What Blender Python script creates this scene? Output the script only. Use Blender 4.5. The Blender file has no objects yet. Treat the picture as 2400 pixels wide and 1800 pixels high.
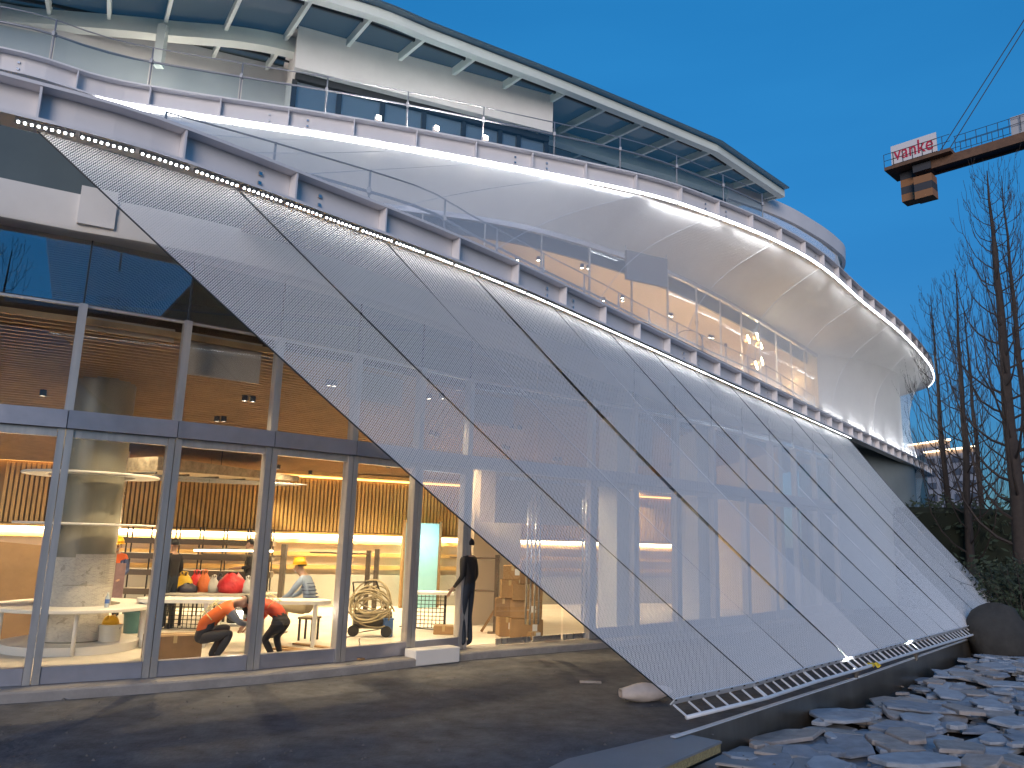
import bpy, math, random
import numpy as np
from mathutils import Vector, Matrix
random.seed(7); rng = np.random.default_rng(7)
SC = bpy.context.scene
COL = SC.collection
R = math.radians
# ------------------------------------------------------------------ camera
F = 1830.0                       # focal length in pixels of the 2400 px wide photograph
PITCH = math.atan((1262 - 900) / F); ROLL = R(1.7); CAM = Vector((0, 0, 1.95))
_f = Vector((0, math.cos(PITCH), math.sin(PITCH)))
_r0 = Vector((1, 0, 0)); _u0 = Vector((0, -math.sin(PITCH), math.cos(PITCH)))
CR = math.cos(ROLL) * _r0 + math.sin(ROLL) * _u0
CU = -math.sin(ROLL) * _r0 + math.cos(ROLL) * _u0
cam_d = bpy.data.cameras.new('camera'); cam_d.sensor_width = 36; cam_d.lens = F / 2400 * 36
cam_d.clip_start = .1; cam_d.clip_end = 3000
cam = bpy.data.objects.new('camera', cam_d); COL.objects.link(cam); SC.camera = cam
mm = Matrix.Identity(4)
for i in range(3):
    mm[i][0] = CR[i]; mm[i][1] = CU[i]; mm[i][2] = -_f[i]; mm[i][3] = CAM[i]
cam.matrix_world = mm
# ------------------------------------------------------------------ world, sun, exposure
SUN_EL, SUN_AZ = R(6.0), R(190)    # low sun behind the camera; only its after-glow reaches the facade
w = bpy.data.worlds.new('World'); SC.world = w; w.use_nodes = True
nt = w.node_tree; nt.nodes.clear()
sky = nt.nodes.new('ShaderNodeTexSky'); sky.sky_type = 'NISHITA'; sky.sun_disc = False
sky.sun_elevation = SUN_EL; sky.sun_rotation = SUN_AZ; sky.altitude = 50
sky.air_density = 1.0; sky.dust_density = 0.0; sky.ozone_density = 5.0
bg = nt.nodes.new('ShaderNodeBackground'); bg.inputs['Strength'].default_value = 0.10
ow = nt.nodes.new('ShaderNodeOutputWorld')
# dusk: the haze near the horizon has already dimmed, evenly all round
tcw = nt.nodes.new('ShaderNodeTexCoord'); sx = nt.nodes.new('ShaderNodeSeparateXYZ'); rmp = nt.nodes.new('ShaderNodeValToRGB')
els = rmp.color_ramp.elements
els[0].position = 0.0; els[0].color = (.20, .21, .26, 1); els[1].position = 1.0; els[1].color = (.6, 1.15, 1.1, 1)
for p_, v_ in ((.08, .23), (.16, .28), (.25, .35), (.42, .51), (.60, .69), (.85, 1.0)):
    e_ = els.new(p_); e_.color = (v_ * (.95 - .5 * min(1, p_ * 2)), v_ * (1.15 + .08 * p_), v_ * (1.35 - .22 * min(1, p_ * 2)), 1)
mu_ = nt.nodes.new('ShaderNodeMix'); mu_.data_type = 'RGBA'; mu_.blend_type = 'MULTIPLY'; mu_.inputs[0].default_value = 1.0
nt.links.new(tcw.outputs['Generated'], sx.inputs[0]); nt.links.new(sx.outputs['Z'], rmp.inputs[0])
nt.links.new(sky.outputs[0], mu_.inputs[6]); nt.links.new(rmp.outputs[0], mu_.inputs[7])
cn_ = nt.nodes.new('ShaderNodeTexNoise'); cn_.inputs['Scale'].default_value = 2.2; cn_.inputs['Detail'].default_value = 5
cm_ = nt.nodes.new('ShaderNodeMapping'); cm_.inputs['Scale'].default_value = (1, 1, 4.5)
cr_ = nt.nodes.new('ShaderNodeValToRGB'); cr_.color_ramp.elements[0].position = .35; cr_.color_ramp.elements[0].color = (.93, .95, .97, 1); cr_.color_ramp.elements[1].position = .75; cr_.color_ramp.elements[1].color = (1.12, 1.06, 1.04, 1)
mc_ = nt.nodes.new('ShaderNodeMix'); mc_.data_type = 'RGBA'; mc_.blend_type = 'MULTIPLY'; mc_.inputs[0].default_value = 1.0     # faint thin cloud
nt.links.new(tcw.outputs['Generated'], cm_.inputs[0]); nt.links.new(cm_.outputs[0], cn_.inputs['Vector']); nt.links.new(cn_.outputs['Fac'], cr_.inputs[0])
nt.links.new(mu_.outputs[2], mc_.inputs[6]); nt.links.new(cr_.outputs[0], mc_.inputs[7])
nt.links.new(mc_.outputs[2], bg.inputs[0]); nt.links.new(bg.outputs[0], ow.inputs[0])
sd = bpy.data.lights.new('sun', 'SUN'); sd.energy = 0.54; sd.angle = R(30); sd.color = (1, .85, .74)
so = bpy.data.objects.new('sun', sd); COL.objects.link(so)
so.rotation_euler = Vector((math.sin(SUN_AZ) * math.cos(R(13)), math.cos(SUN_AZ) * math.cos(R(13)), math.sin(R(13)))).to_track_quat('Z', 'Y').to_euler()
SC.view_settings.view_transform = 'Standard'; SC.view_settings.look = 'None'
SC.view_settings.exposure = 1.9; SC.view_settings.gamma = 1.0
try: SC.view_settings.use_curve_mapping = False
except Exception: pass
SC.cycles.use_denoising = True
SC.cycles.max_bounces = 8; SC.cycles.diffuse_bounces = 3; SC.cycles.glossy_bounces = 3
SC.cycles.transparent_max_bounces = 24; SC.cycles.transmission_bounces = 4
SC.cycles.sample_clamp_indirect = 4.0; SC.cycles.caustics_reflective = False; SC.cycles.caustics_refractive = False
# ------------------------------------------------------------------ helpers
def ray(px, py): return _f + CR * ((px - 1200) / F) - CU * ((py - 900) / F)
def atz(px, py, z):
    d = ray(px, py); return CAM + d * ((z - CAM.z) / d.z)
def aty(px, py, y):
    d = ray(px, py); return CAM + d * (y / d.y)
def V(*a): return Vector(a)

class MB:
    """collects faces in world space and links them as one mesh object"""
    def __init__(s, M=None): s.v = []; s.f = []; s.M = M
    def add(s, vs, fs):
        b = len(s.v)
        s.v.extend([(s.M @ Vector(p)) if s.M else Vector(p) for p in vs]); s.f.extend([tuple(b + i for i in f) for f in fs]); return s
    def box(s, c, d, rz=0, rot=None):
        hx, hy, hz = d[0] / 2, d[1] / 2, d[2] / 2
        m = (rot if rot is not None else Matrix.Rotation(rz, 3, 'Z'))
        c = Vector(c)
        vs = [c + m @ Vector((x * hx, y * hy, z * hz)) for z in (-1, 1) for x, y in ((-1, -1), (1, -1), (1, 1), (-1, 1))]
        return s.add(vs, [(3, 2, 1, 0), (4, 5, 6, 7), (0, 1, 5, 4), (1, 2, 6, 5), (2, 3, 7, 6), (3, 0, 4, 7)])
    def bbox(s, c, d, rz=0, b=.01):
        """box with chamfered vertical and top edges"""
        hx, hy, hz = d[0] / 2, d[1] / 2, d[2] / 2
        m = Matrix.Rotation(rz, 3, 'Z'); c = Vector(c); rings = []
        for z, k in ((-hz, b), (-hz + b, 0), (hz - b, 0), (hz, b)):
            r = []
            for sx, sy in ((-1, -1), (1, -1), (1, 1), (-1, 1)):
                p1 = (sx * (hx - k - b), sy * (hy - k)); p2 = (sx * (hx - k), sy * (hy - k - b))
                r += [p1, p2] if sx * sy < 0 else [p2, p1]
            rings.append([c + m @ Vector((x, y, z)) for x, y in r])
        vs = [p for r in rings for p in r]; n = 8; fs = [tuple(reversed(range(n))), tuple(range(3 * n, 4 * n))]
        for k in range(3):
            for i in range(n):
                j = (i + 1) % n; fs.append((k * n + i, k * n + j, (k + 1) * n + j, (k + 1) * n + i))
        return s.add(vs, fs)
    def bar(s, a, b, wd, ht, up=(0, 0, 1)):
        """rectangular bar from a to b, wd across, ht along up"""
        a = Vector(a); b = Vector(b); t = (b - a).normalized(); u = Vector(up)
        x = t.cross(u)
        if x.length < 1e-5: x = t.cross(Vector((1, 0, 0)))
        x.normalize(); u = x.cross(t).normalized()
        vs = [p + x * (i * wd / 2) + u * (j * ht / 2) for p in (a, b) for i, j in ((-1, -1), (1, -1), (1, 1), (-1, 1))]
        return s.add(vs, [(3, 2, 1, 0), (4, 5, 6, 7), (0, 1, 5, 4), (1, 2, 6, 5), (2, 3, 7, 6), (3, 0, 4, 7)])
    def tube(s, pts, r, n=6, cap=True):
        pts = [Vector(p) for p in pts]; m = len(pts); rr = r if isinstance(r, (list, tuple)) else [r] * m
        vs = []; prev = None
        for i, p in enumerate(pts):
            t = (pts[min(i + 1, m - 1)] - pts[max(i - 1, 0)])
            t = t.normalized() if t.length > 1e-9 else Vector((0, 0, 1))
            if prev is None:
                x = t.cross(Vector((0, 0, 1)))
                if x.length < .1: x = t.cross(Vector((1, 0, 0)))
            else: x = prev - t * prev.dot(t)
            x.normalize(); prev = x; y = t.cross(x)
            for k in range(n):
                a = 2 * math.pi * k / n; vs.append(p + x * (rr[i] * math.cos(a)) + y * (rr[i] * math.sin(a)))
        fs = [(i * n + k, i * n + (k + 1) % n, (i + 1) * n + (k + 1) % n, (i + 1) * n + k) for i in range(m - 1) for k in range(n)]
        if cap: fs += [tuple(reversed(range(n))), tuple(range((m - 1) * n, m * n))]
        return s.add(vs, fs)
    def lathe(s, prof, c, n=24, ang0=0, ang1=None):
        c = Vector(c); full = ang1 is None; a1 = 2 * math.pi if full else ang1
        m = n if full else n + 1
        vs = [c + Vector((r * math.cos(ang0 + (a1 - ang0) * k / n if not full else 2 * math.pi * k / n), r * math.sin(ang0 + (a1 - ang0) * k / n if not full else 2 * math.pi * k / n), z)) for r, z in prof for k in range(m)]
        fs = []
        for i in range(len(prof) - 1):
            for k in range(n):
                j = (k + 1) % m if full else k + 1
                fs.append((i * m + k, i * m + j, (i + 1) * m + j, (i + 1) * m + k))
        return s.add(vs, fs)
    def prism(s, poly, z0, z1):
        n = len(poly); vs = [(p[0], p[1], z0) for p in poly] + [(p[0], p[1], z1) for p in poly]
        fs = [tuple(reversed(range(n))), tuple(range(n, 2 * n))] + [(i, (i + 1) % n, n + (i + 1) % n, n + i) for i in range(n)]
        return s.add(vs, fs)
    def grid(s, P):
        """P: list of rows of points"""
        nr, nc = len(P), len(P[0]); vs = [p for r in P for p in r]
        return s.add(vs, [(i * nc + j, i * nc + j + 1, (i + 1) * nc + j + 1, (i + 1) * nc + j) for i in range(nr - 1) for j in range(nc - 1)])
    def sweep(s, path, prof, closed=True):
        """prof: (outward, z) points carried along a plan path of Vectors"""
        N = normals(path); k = len(prof); vs = []
        for p, n in zip(path, N):
            for o, z in prof: vs.append((p.x + n.x * o, p.y + n.y * o, p.z + z))
        m = len(path); fs = []
        for i in range(m - 1):
            for j in range(k if closed else k - 1):
                j2 = (j + 1) % k; fs.append((i * k + j, (i + 1) * k + j, (i + 1) * k + j2, i * k + j2))
        if closed: fs += [tuple(range(k)), tuple(reversed(range((m - 1) * k, m * k)))]
        return s.add(vs, fs)
    def sphere(s, c, r, n=10, sc=(1, 1, 1), rot=None):
        c = Vector(c); m = n // 2 + 1; vs = []
        for i in range(m):
            th = math.pi * i / (m - 1)
            for k in range(n):
                a = 2 * math.pi * k / n
                q = Vector((r * sc[0] * math.sin(th) * math.cos(a), r * sc[1] * math.sin(th) * math.sin(a), r * sc[2] * math.cos(th)))
                vs.append(c + (rot @ q if rot is not None else q))
        return s.add(vs, [(i * n + k, i * n + (k + 1) % n, (i + 1) * n + (k + 1) % n, (i + 1) * n + k) for i in range(m - 1) for k in range(n)])
    def build(s, name, mat, parent=None, smooth=False, auto=None):
        me = bpy.data.meshes.new(name)
        o = ORG.get(parent.name, Vector((0, 0, 0))) if parent else Vector((0, 0, 0))
        me.from_pydata([tuple(p - o) for p in s.v], [], s.f); me.update()
        import bmesh as _b
        bm = _b.new(); bm.from_mesh(me); _b.ops.recalc_face_normals(bm, faces=bm.faces); bm.to_mesh(me); bm.free()
        if smooth:
            me.shade_smooth()
            if auto: 
                try: me.set_sharp_from_angle(angle=R(auto))
                except Exception: pass
        ob = bpy.data.objects.new(name, me); COL.objects.link(ob)
        if mat: me.materials.append(MT[mat] if isinstance(mat, str) else mat)
        if parent: ob.parent = parent; ORG[ob.name] = o
        else: ORG[ob.name] = Vector((0, 0, 0))
        return ob
ORG = {}
def normals(path):
    N = []
    for i in range(len(path)):
        t = path[min(i + 1, len(path) - 1)] - path[max(i - 1, 0)]
        n = Vector((t.y, -t.x, 0)); n.normalize(); N.append(n)
    return N
def smooth_path(P, step=.35):
    """Catmull-Rom through points, resampled by arc length"""
    P = [Vector(p) for p in P]; Q = [2 * P[0] - P[1]] + P + [2 * P[-1] - P[-2]]; out = []
    for i in range(1, len(Q) - 2):
        for k in range(20):
            t = k / 20; a, b, c, d = Q[i - 1], Q[i], Q[i + 1], Q[i + 2]
            out.append(.5 * ((2 * b) + (c - a) * t + (2 * a - 5 * b + 4 * c - d) * t * t + (3 * b - a - 3 * c + d) * t ** 3))
    out.append(P[-1]); return resample(out, step)
def resample(P, step=None, n=None):
    L = [0]
    for a, b in zip(P, P[1:]): L.append(L[-1] + (b - a).length)
    n = n or max(2, int(L[-1] / step) + 1); out = []; j = 0
    for i in range(n):
        s = L[-1] * i / (n - 1)
        while j < len(P) - 2 and L[j + 1] < s: j += 1
        d = L[j + 1] - L[j]; t = 0 if d < 1e-9 else (s - L[j]) / d
        out.append(P[j].lerp(P[j + 1], t))
    return out
def along(P, s):
    """point and direction at arc length s of polyline P"""
    for a, b in zip(P, P[1:]):
        d = (b - a).length
        if s <= d or b is P[-1]: return a.lerp(b, s / d), (b - a).normalized()
        s -= d
def plen(P): return sum((b - a).length for a, b in zip(P, P[1:]))
def offset(P, o, dz=0): return [p + n * o + Vector((0, 0, dz)) for p, n in zip(P, normals(P))]
def thing(name, label, cat, loc=(0, 0, 0), group=None):
    o = bpy.data.objects.new(name, None); COL.objects.link(o); o.location = Vector(loc); o.empty_display_size = .2
    ORG[o.name] = Vector(loc); return tag(o, label, cat, group)
def tag(o, label=None, cat=None, group=None, kind=None):
    if label: o['label'] = label
    if cat: o['category'] = cat
    if group: o['group'] = group
    if kind: o['kind'] = kind
    return o
def struct(o): o['kind'] = 'structure'; return o
def lamp(name, kind, loc, energy, color, size=.1, rot=None, size_y=None, spot=None, parent=None):
    d = bpy.data.lights.new(name, kind); d.energy = energy; d.color = color
    if kind == 'AREA':
        d.size = size
        if size_y: d.shape = 'RECTANGLE'; d.size_y = size_y
    else: d.shadow_soft_size = size
    if kind == 'SPOT': d.spot_size = spot or R(120); d.spot_blend = .6
    o = bpy.data.objects.new(name, d); COL.objects.link(o)
    o.location = Vector(loc) - (ORG[parent.name] if parent else Vector((0, 0, 0)))
    if rot is not None: o.rotation_euler = rot
    if parent: o.parent = parent
    return o
# ------------------------------------------------------------------ materials
MT = {}
def mat(name, col, rough=.6, metal=0.0, vary=.0, scale=4.0, bump=0.0, bscale=40.0, spec=.5, stretch=None, emit=None, es=0.0, col2=None, detail=4, trans=0):
    m = bpy.data.materials.new(name); m.use_nodes = True; n = m.node_tree.nodes; l = m.node_tree.links
    b = n['Principled BSDF']; b.inputs['Base Color'].default_value = (*col, 1); b.inputs['Roughness'].default_value = rough
    b.inputs['Metallic'].default_value = metal; b.inputs['Specular IOR Level'].default_value = spec
    if trans: b.inputs['Transmission Weight'].default_value = trans
    tc = n.new('ShaderNodeTexCoord'); mp = n.new('ShaderNodeMapping'); l.new(tc.outputs['Object'], mp.inputs[0])
    if stretch: mp.inputs['Scale'].default_value = stretch
    if vary > 0 or col2:
        nz = n.new('ShaderNodeTexNoise'); nz.inputs['Scale'].default_value = scale; nz.inputs['Detail'].default_value = detail; nz.inputs['Roughness'].default_value = .65
        l.new(mp.outputs[0], nz.inputs['Vector'])
        cr = n.new('ShaderNodeValToRGB'); cr.color_ramp.elements[0].position = .3; cr.color_ramp.elements[1].position = .7
        c2 = col2 or tuple(min(1, c * (1 + vary)) for c in col); c1 = col if col2 else tuple(c * (1 - vary) for c in col)
        cr.color_ramp.elements[0].color = (*c1, 1); cr.color_ramp.elements[1].color = (*c2, 1)
        l.new(nz.outputs['Fac'], cr.inputs[0]); l.new(cr.outputs[0], b.inputs['Base Color'])
        mr = n.new('ShaderNodeMapRange'); mr.inputs['To Min'].default_value = max(0, rough - .12); mr.inputs['To Max'].default_value = min(1, rough + .12)
        l.new(nz.outputs['Fac'], mr.inputs['Value']); l.new(mr.outputs[0], b.inputs['Roughness'])
    if bump > 0:
        nb = n.new('ShaderNodeTexNoise'); nb.inputs['Scale'].default_value = bscale; nb.inputs['Detail'].default_value = 5; l.new(mp.outputs[0], nb.inputs['Vector'])
        bp = n.new('ShaderNodeBump'); bp.inputs['Strength'].default_value = bump; bp.inputs['Distance'].default_value = .02
        l.new(nb.outputs['Fac'], bp.inputs['Height']); l.new(bp.outputs[0], b.inputs['Normal'])
    if emit: b.inputs['Emission Color'].default_value = (*emit, 1); b.inputs['Emission Strength'].default_value = es
    MT[name] = m; return m
def glass(name, tint=(.93, .96, .95), ior=1.5, boost=1.0, rough=0.0, frost=0.0, fcol=(.70, .74, .64)):
    """thin architectural pane: see-through with a Fresnel reflection"""
    m = bpy.data.materials.new(name); m.use_nodes = True; n = m.node_tree.nodes; l = m.node_tree.links; n.clear()
    t = n.new('ShaderNodeBsdfTransparent'); t.inputs[0].default_value = (*tint, 1)
    g = n.new('ShaderNodeBsdfGlossy'); g.inputs['Roughness'].default_value = rough; g.inputs['Color'].default_value = (.95, .97, 1, 1)
    lw = n.new('ShaderNodeLayerWeight'); lw.inputs['Blend'].default_value = .5
    pw = n.new('ShaderNodeMath'); pw.operation = 'POWER'; pw.inputs[1].default_value = 5.0; l.new(lw.outputs['Facing'], pw.inputs[0])
    r0_ = ((ior - 1) / (ior + 1)) ** 2
    fr = n.new('ShaderNodeMath'); fr.operation = 'MULTIPLY_ADD'; fr.inputs[1].default_value = 1 - r0_; fr.inputs[2].default_value = r0_; l.new(pw.outputs[0], fr.inputs[0])
    mu = n.new('ShaderNodeMath'); mu.operation = 'MULTIPLY'; mu.inputs[1].default_value = boost; mu.use_clamp = True
    mx = n.new('ShaderNodeMixShader'); o = n.new('ShaderNodeOutputMaterial')
    src = t
    if frost:
        tl_ = n.new('ShaderNodeBsdfTranslucent'); tl_.inputs[0].default_value = (*fcol, 1); df_ = n.new('ShaderNodeBsdfDiffuse'); df_.inputs[0].default_value = (*[c * .75 for c in fcol], 1)
        m1 = n.new('ShaderNodeMixShader'); m1.inputs[0].default_value = .5; m2 = n.new('ShaderNodeMixShader'); m2.inputs[0].default_value = frost
        l.new(tl_.outputs[0], m1.inputs[1]); l.new(df_.outputs[0], m1.inputs[2]); l.new(t.outputs[0], m2.inputs[1]); l.new(m1.outputs[0], m2.inputs[2]); src = m2
    l.new(fr.outputs[0], mu.inputs[0]); l.new(mu.outputs[0], mx.inputs[0]); l.new(src.outputs[0], mx.inputs[1]); l.new(g.outputs[0], mx.inputs[2]); l.new(mx.outputs[0], o.inputs[0])
    MT[name] = m; return m
WARM = (1.0, .75, .43); WHITE = (.93, .97, 1.0)
mat('white_paint', (.74, .72, .74), .45, vary=.04, scale=1.2)
mat('white_render', (.76, .74, .72), .85, vary=.07, scale=.8, bump=.08, bscale=60)
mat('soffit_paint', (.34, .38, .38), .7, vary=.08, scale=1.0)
mat('soffit_shade', (.085, .115, .125), .5, vary=.08, scale=1)  # shade of the soffit cove, put into the colour
mat('bulkhead_grey', (.15, .15, .18), .7)
mat('canopy_paint', (.74, .80, .76), .5, vary=.04, scale=1.5)
mat('steel', (.62, .61, .62), .26, 1.0, vary=.10, scale=3, stretch=(1, 1, .15))
mat('steel_band', (.40, .40, .46), .38, .65, vary=.12, scale=2)
mat('mullion', (.52, .50, .49), .34, .6, vary=.15, scale=2, stretch=(4, 4, .3))
mat('dark_frame', (.05, .055, .06), .45, .4)
mat('mesh_steel', (.88, .84, .82), .45, .15)
mat('cable', (.05, .05, .055), .5, .3)
mat('concrete_kerb', (.30, .28, .27), .85, vary=.15, scale=5, bump=.2)
mat('plaza', (.088, .090, .102), .85, vary=.5, scale=3.5, bump=.7, bscale=18, detail=8)
mat('led', (1, 1, 1), .5, emit=WHITE, es=5)
mat('led_bloom', (1, 1, 1), .5, emit=WHITE, es=3)  # glowing surface standing in for LED spill and lens bloom
mat('galv', (.72, .73, .76), .5, .25, vary=.06, scale=4)
mat('led_housing', (.10, .09, .08), .5, .3)
mat('rail_steel', (.33, .34, .37), .5, .5)
glass('glass_clear', (.95, .96, .95), 1.45)
glass('glass_strip', (.8, .85, .88), 1.7, 3.2)
glass('glass_rail', (.80, .87, .90), 1.45)
glass('glass_roof', (.26, .37, .38), 1.5, 1.2, frost=.24)
glass('glass_window', (.45, .52, .58), 1.6, 1.8, frost=.62, fcol=(.60, .70, .80))
# ------------------------------------------------------------------ main plan curves (metres)
def project(p):
    q = Vector(p) - CAM; k = q.dot(_f); return 1200 + F * q.dot(CR) / k, 900 - F * q.dot(CU) / k
def at_px(path, px):
    """arc length on a path whose image crosses column px"""
    s = 0
    for a, b in zip(path, path[1:]):
        qa = (a - CAM).dot(_f)
        if qa > .5:
            xa = project(a)[0]; xb = project(b)[0]
            if xa <= px <= xb: return s + (b - a).length * (px - xa) / (xb - xa + 1e-9)
        s += (b - a).length
    return s
ZB, ZU, ZR = 5.2, 9.2, 13.0
LB = smooth_path([V(-7.6, 4.3, ZB), V(-5.8, 5.05, ZB)] + [atz(x, y, ZB) for x, y in [(30, 287), (290, 352), (500, 420), (800, 527), (1002, 600), (1200, 678), (1300, 721), (1502, 811), (1650, 877), (1989, 1027), (2166, 1107)]] + [V(18.6, 35, ZB), V(18.6, 37.5, ZB)], .3)
UB = smooth_path([V(-15, 10.2, ZU), V(-11.5, 11.0, ZU)] + [atz(x, y, ZU) for x, y in [(0, 172), (231, 235), (416, 268), (800, 325), (1134, 383), (1500, 456), (1668, 509), (1816, 569), (1921, 630), (2015, 710), (2116, 793), (2178, 869)]] + [V(18.6, 34.5, ZU), V(18.5, 37.5, ZU)], .3)
FP = smooth_path([V(-10.2, 6.9, 5.58), V(-8.0, 7.9, 5.58)] + [atz(x, y, z) for x, y, z in [(0, 509, 5.58), (190, 545, 5.58), (386, 579, 5.58), (700, 652, 5.55), (973, 737, 5.50), (1114, 792, 5.42), (1306, 857, 5.26), (1451, 909, 5.10), (1600, 965, 4.92), (1750, 1027, 4.80)]] + [V(9.5, 25.5, 4.8)], .4)
FAC = [V(*p, 0) for p in [(-9.0, 8.1), (-7.75, 8.52), (-6.6, 9.03), (-5.5, 9.62), (-4.44, 10.30), (-3.40, 11.07), (-2.42, 11.93), (-1.52, 12.86), (-.74, 13.66), (.48, 14.60), (1.62, 15.50), (2.6, 16.35), (3.7, 17.4), (4.8, 18.5), (5.9, 19.7), (7.0, 20.95), (8.1, 22.25), (9.2, 23.6), (10.4, 25.1)]]
G2 = smooth_path([V(-9.5, 13.0, 0), V(-5.5, 14.0, 0), V(-2.5, 14.7, 0), V(-.1, 15.42, 0), V(1.82, 16.56, 0), V(3.91, 18.25, 0), V(6.14, 20.72, 0), V(8.97, 24.2, 0), V(10.4, 26.0, 0)], .4)
OC = smooth_path([V(-13, 12.2, ZR), V(-7.5, 13.2, ZR)] + [atz(x, y, ZR) for x, y in [(837, 4), (1025, 76), (1297, 181), (1500, 264), (1600, 306)]] + [atz(1682, 341, ZR)], .3) + [atz(1839, 448, ZR)]
IC = smooth_path([V(-14, 15.0, ZR)] + [atz(x, y, ZR) for x, y in [(0, 15), (250, 35), (400, 50), (690, 90)]] + [V(-1.5, 18.3, ZR)] + [atz(x, y, ZR) for x, y in [(1400, 335), (1613, 400), (1809, 470), (1899, 518), (1950, 555), (1971, 585)]] + [V(12.9, 30.2, ZR)], .3)
WC = [V(-14.5, 14.2, 0), V(-9.95, 15.4, 0), V(-8.4, 16.06, 0), V(-5.79, 17.1, 0), V(1.41, 20.9, 0), V(6.0, 23.6, 0), V(9.0, 25.6, 0), V(11.4, 28.2, 0)]
# ------------------------------------------------------------------ ground
struct(MB().grid([[V(x, y, 0 if not (abs(x) > 900) else 0) for x in np.linspace(-1500, 1500, 9)] for y in np.linspace(-1200, 1800, 9)]).build('far_ground', 'plaza')).location = (0, 0, -1.2)
# ------------------------------------------------------------------ the pavilion: ground floor
BLD = thing('pavilion_building', 'white curved pavilion with glazed ground floor and stacked steel edge beams', 'building', (0, 18, 0))
ZF = .12
def path_slice(P, s0, s1, step=.3):
    n = max(2, int((s1 - s0) / step) + 1); return [along(P, s0 + (s1 - s0) * i / (n - 1))[0] for i in range(n)]
# fascia over the ground floor and soffit out to the edge beam
MB().sweep(FP, [(-.07, 0), (-.02, .02), (0, .07), (0, .50), (-.2, .50), (-.2, .2), (-.75, .2), (-.75, 0)]).build('fascia', 'white_render', BLD, True, 30)
n = 60
sL = at_px(LB, 640); LBr = path_slice(LB, sL, plen(LB) - .05); sF = at_px(FP, 560); FPr = path_slice(FP, sF, plen(FP) - .05)
MB().grid([resample(offset(LBr, -.04, .25), n=n), resample(offset(FPr, -.1, .48), n=n)]).build('soffit', 'soffit_paint', BLD)
MB().grid([resample(offset(LBr, -.04, .335), n=n), resample(offset(FPr, -.1, .495), n=n)]).build('terrace_deck', 'white_render', BLD)
MB().grid([resample(offset(FP, -.05, .51), n=n), resample([V(p.x, p.y, 6.0) for p in G2], n=n)]).build('terrace_deck', 'white_render', BLD)
TW = path_slice(offset(FP, -.55), .3, at_px(FP, 640))
MB().sweep([V(p.x, p.y, 0) for p in TW], [(0, 5.95), (0, 7.05), (-.1, 7.05), (-.1, 5.95)]).build('soffit_shade_band', 'soffit_shade', BLD)  # added dark band standing in for the shaded cove between fascia and soffit
MB().box(atz(200, 478, 5.95) + V(.08, .16, -.02), (.42, .26, .5), R(28)).build('soffit_box', 'white_render', BLD)
# edge beams
def edge_beam(name, P, h, splice):
    m = MB()
    m.sweep(P, [(-.012, .03), (.012, .03), (.012, h - .03), (-.012, h - .03)])
    b = m.build(name, 'white_paint', BLD, False)
    t = MB().sweep(P, [(-.10, h - .03), (.15, h - .03), (.15, h), (-.10, h)]).build('top_flange', 'white_paint', b)
    MB().sweep(P, [(-.10, 0), (.15, 0), (.15, .03), (-.10, .03)]).build('bottom_flange', 'white_paint', b)
    L = plen(P); s = .6; k = 0
    while s < L - .2:
        p, t = along(P, s); nrm = V(t.y, -t.x, 0); up = V(0, 0, 1)
        MB().bar(p + nrm * .015 + up * (h / 2), p + nrm * .14 + up * (h / 2), .018, h - .064).build('stiffener', 'white_paint', b)
        if k % 4 == 1:
            for ds in (-.34, .34):
                q, t2 = along(P, s + ds); n2 = V(t2.y, -t2.x, 0)
                for dz in (h * .33, h * .62):
                    MB().bar(q + n2 * .013 + up * dz, q + n2 * .035 + up * dz, .035, .035).build('bolt', 'steel', b)
        s += splice; k += 1
    return b
LBO = edge_beam('lower_edge_beam', LB, .345, 1.12)
UBO = edge_beam('upper_edge_beam', UB, .40, 1.18)
# plinth and floor
MB().sweep(FAC, [(-.25, -.3), (.42, -.3), (.42, ZF - .02), (.40, ZF), (-.25, ZF)]).build('plinth', 'concrete_kerb', BLD)
# mullions, transom, sills
TZ0, TZ1, HZ = 3.12, 3.34, 5.68
NB = len(FAC)
nrm_ = normals(FAC)
for i, p in enumerate(FAC):
    t = FAC[min(i + 1, NB - 1)] - FAC[max(i - 1, 0)]; az = math.atan2(t.y, t.x); nn = nrm_[i]
    if i in (9,): continue
    if i <= 8 or i >= 10:
        for sgn in (-1, 1):
            tt = V(math.cos(az), math.sin(az), 0)
            MB().bar(p + tt * (sgn * .045) + V(0, 0, ZF + .004), p + tt * (sgn * .045) + V(0, 0, TZ0 - .002), .08, .15, up=nn).build('mullion', 'mullion', BLD)
        MB().bar(p + V(0, 0, TZ1 + .002), p + V(0, 0, 4.72), .10, .15, up=nn).build('mullion', 'mullion', BLD)
        MB().bar(p + V(0, 0, 4.724), p + V(0, 0, HZ), .02, .03, up=nn).build('glass_joint', 'dark_frame', BLD)
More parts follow.
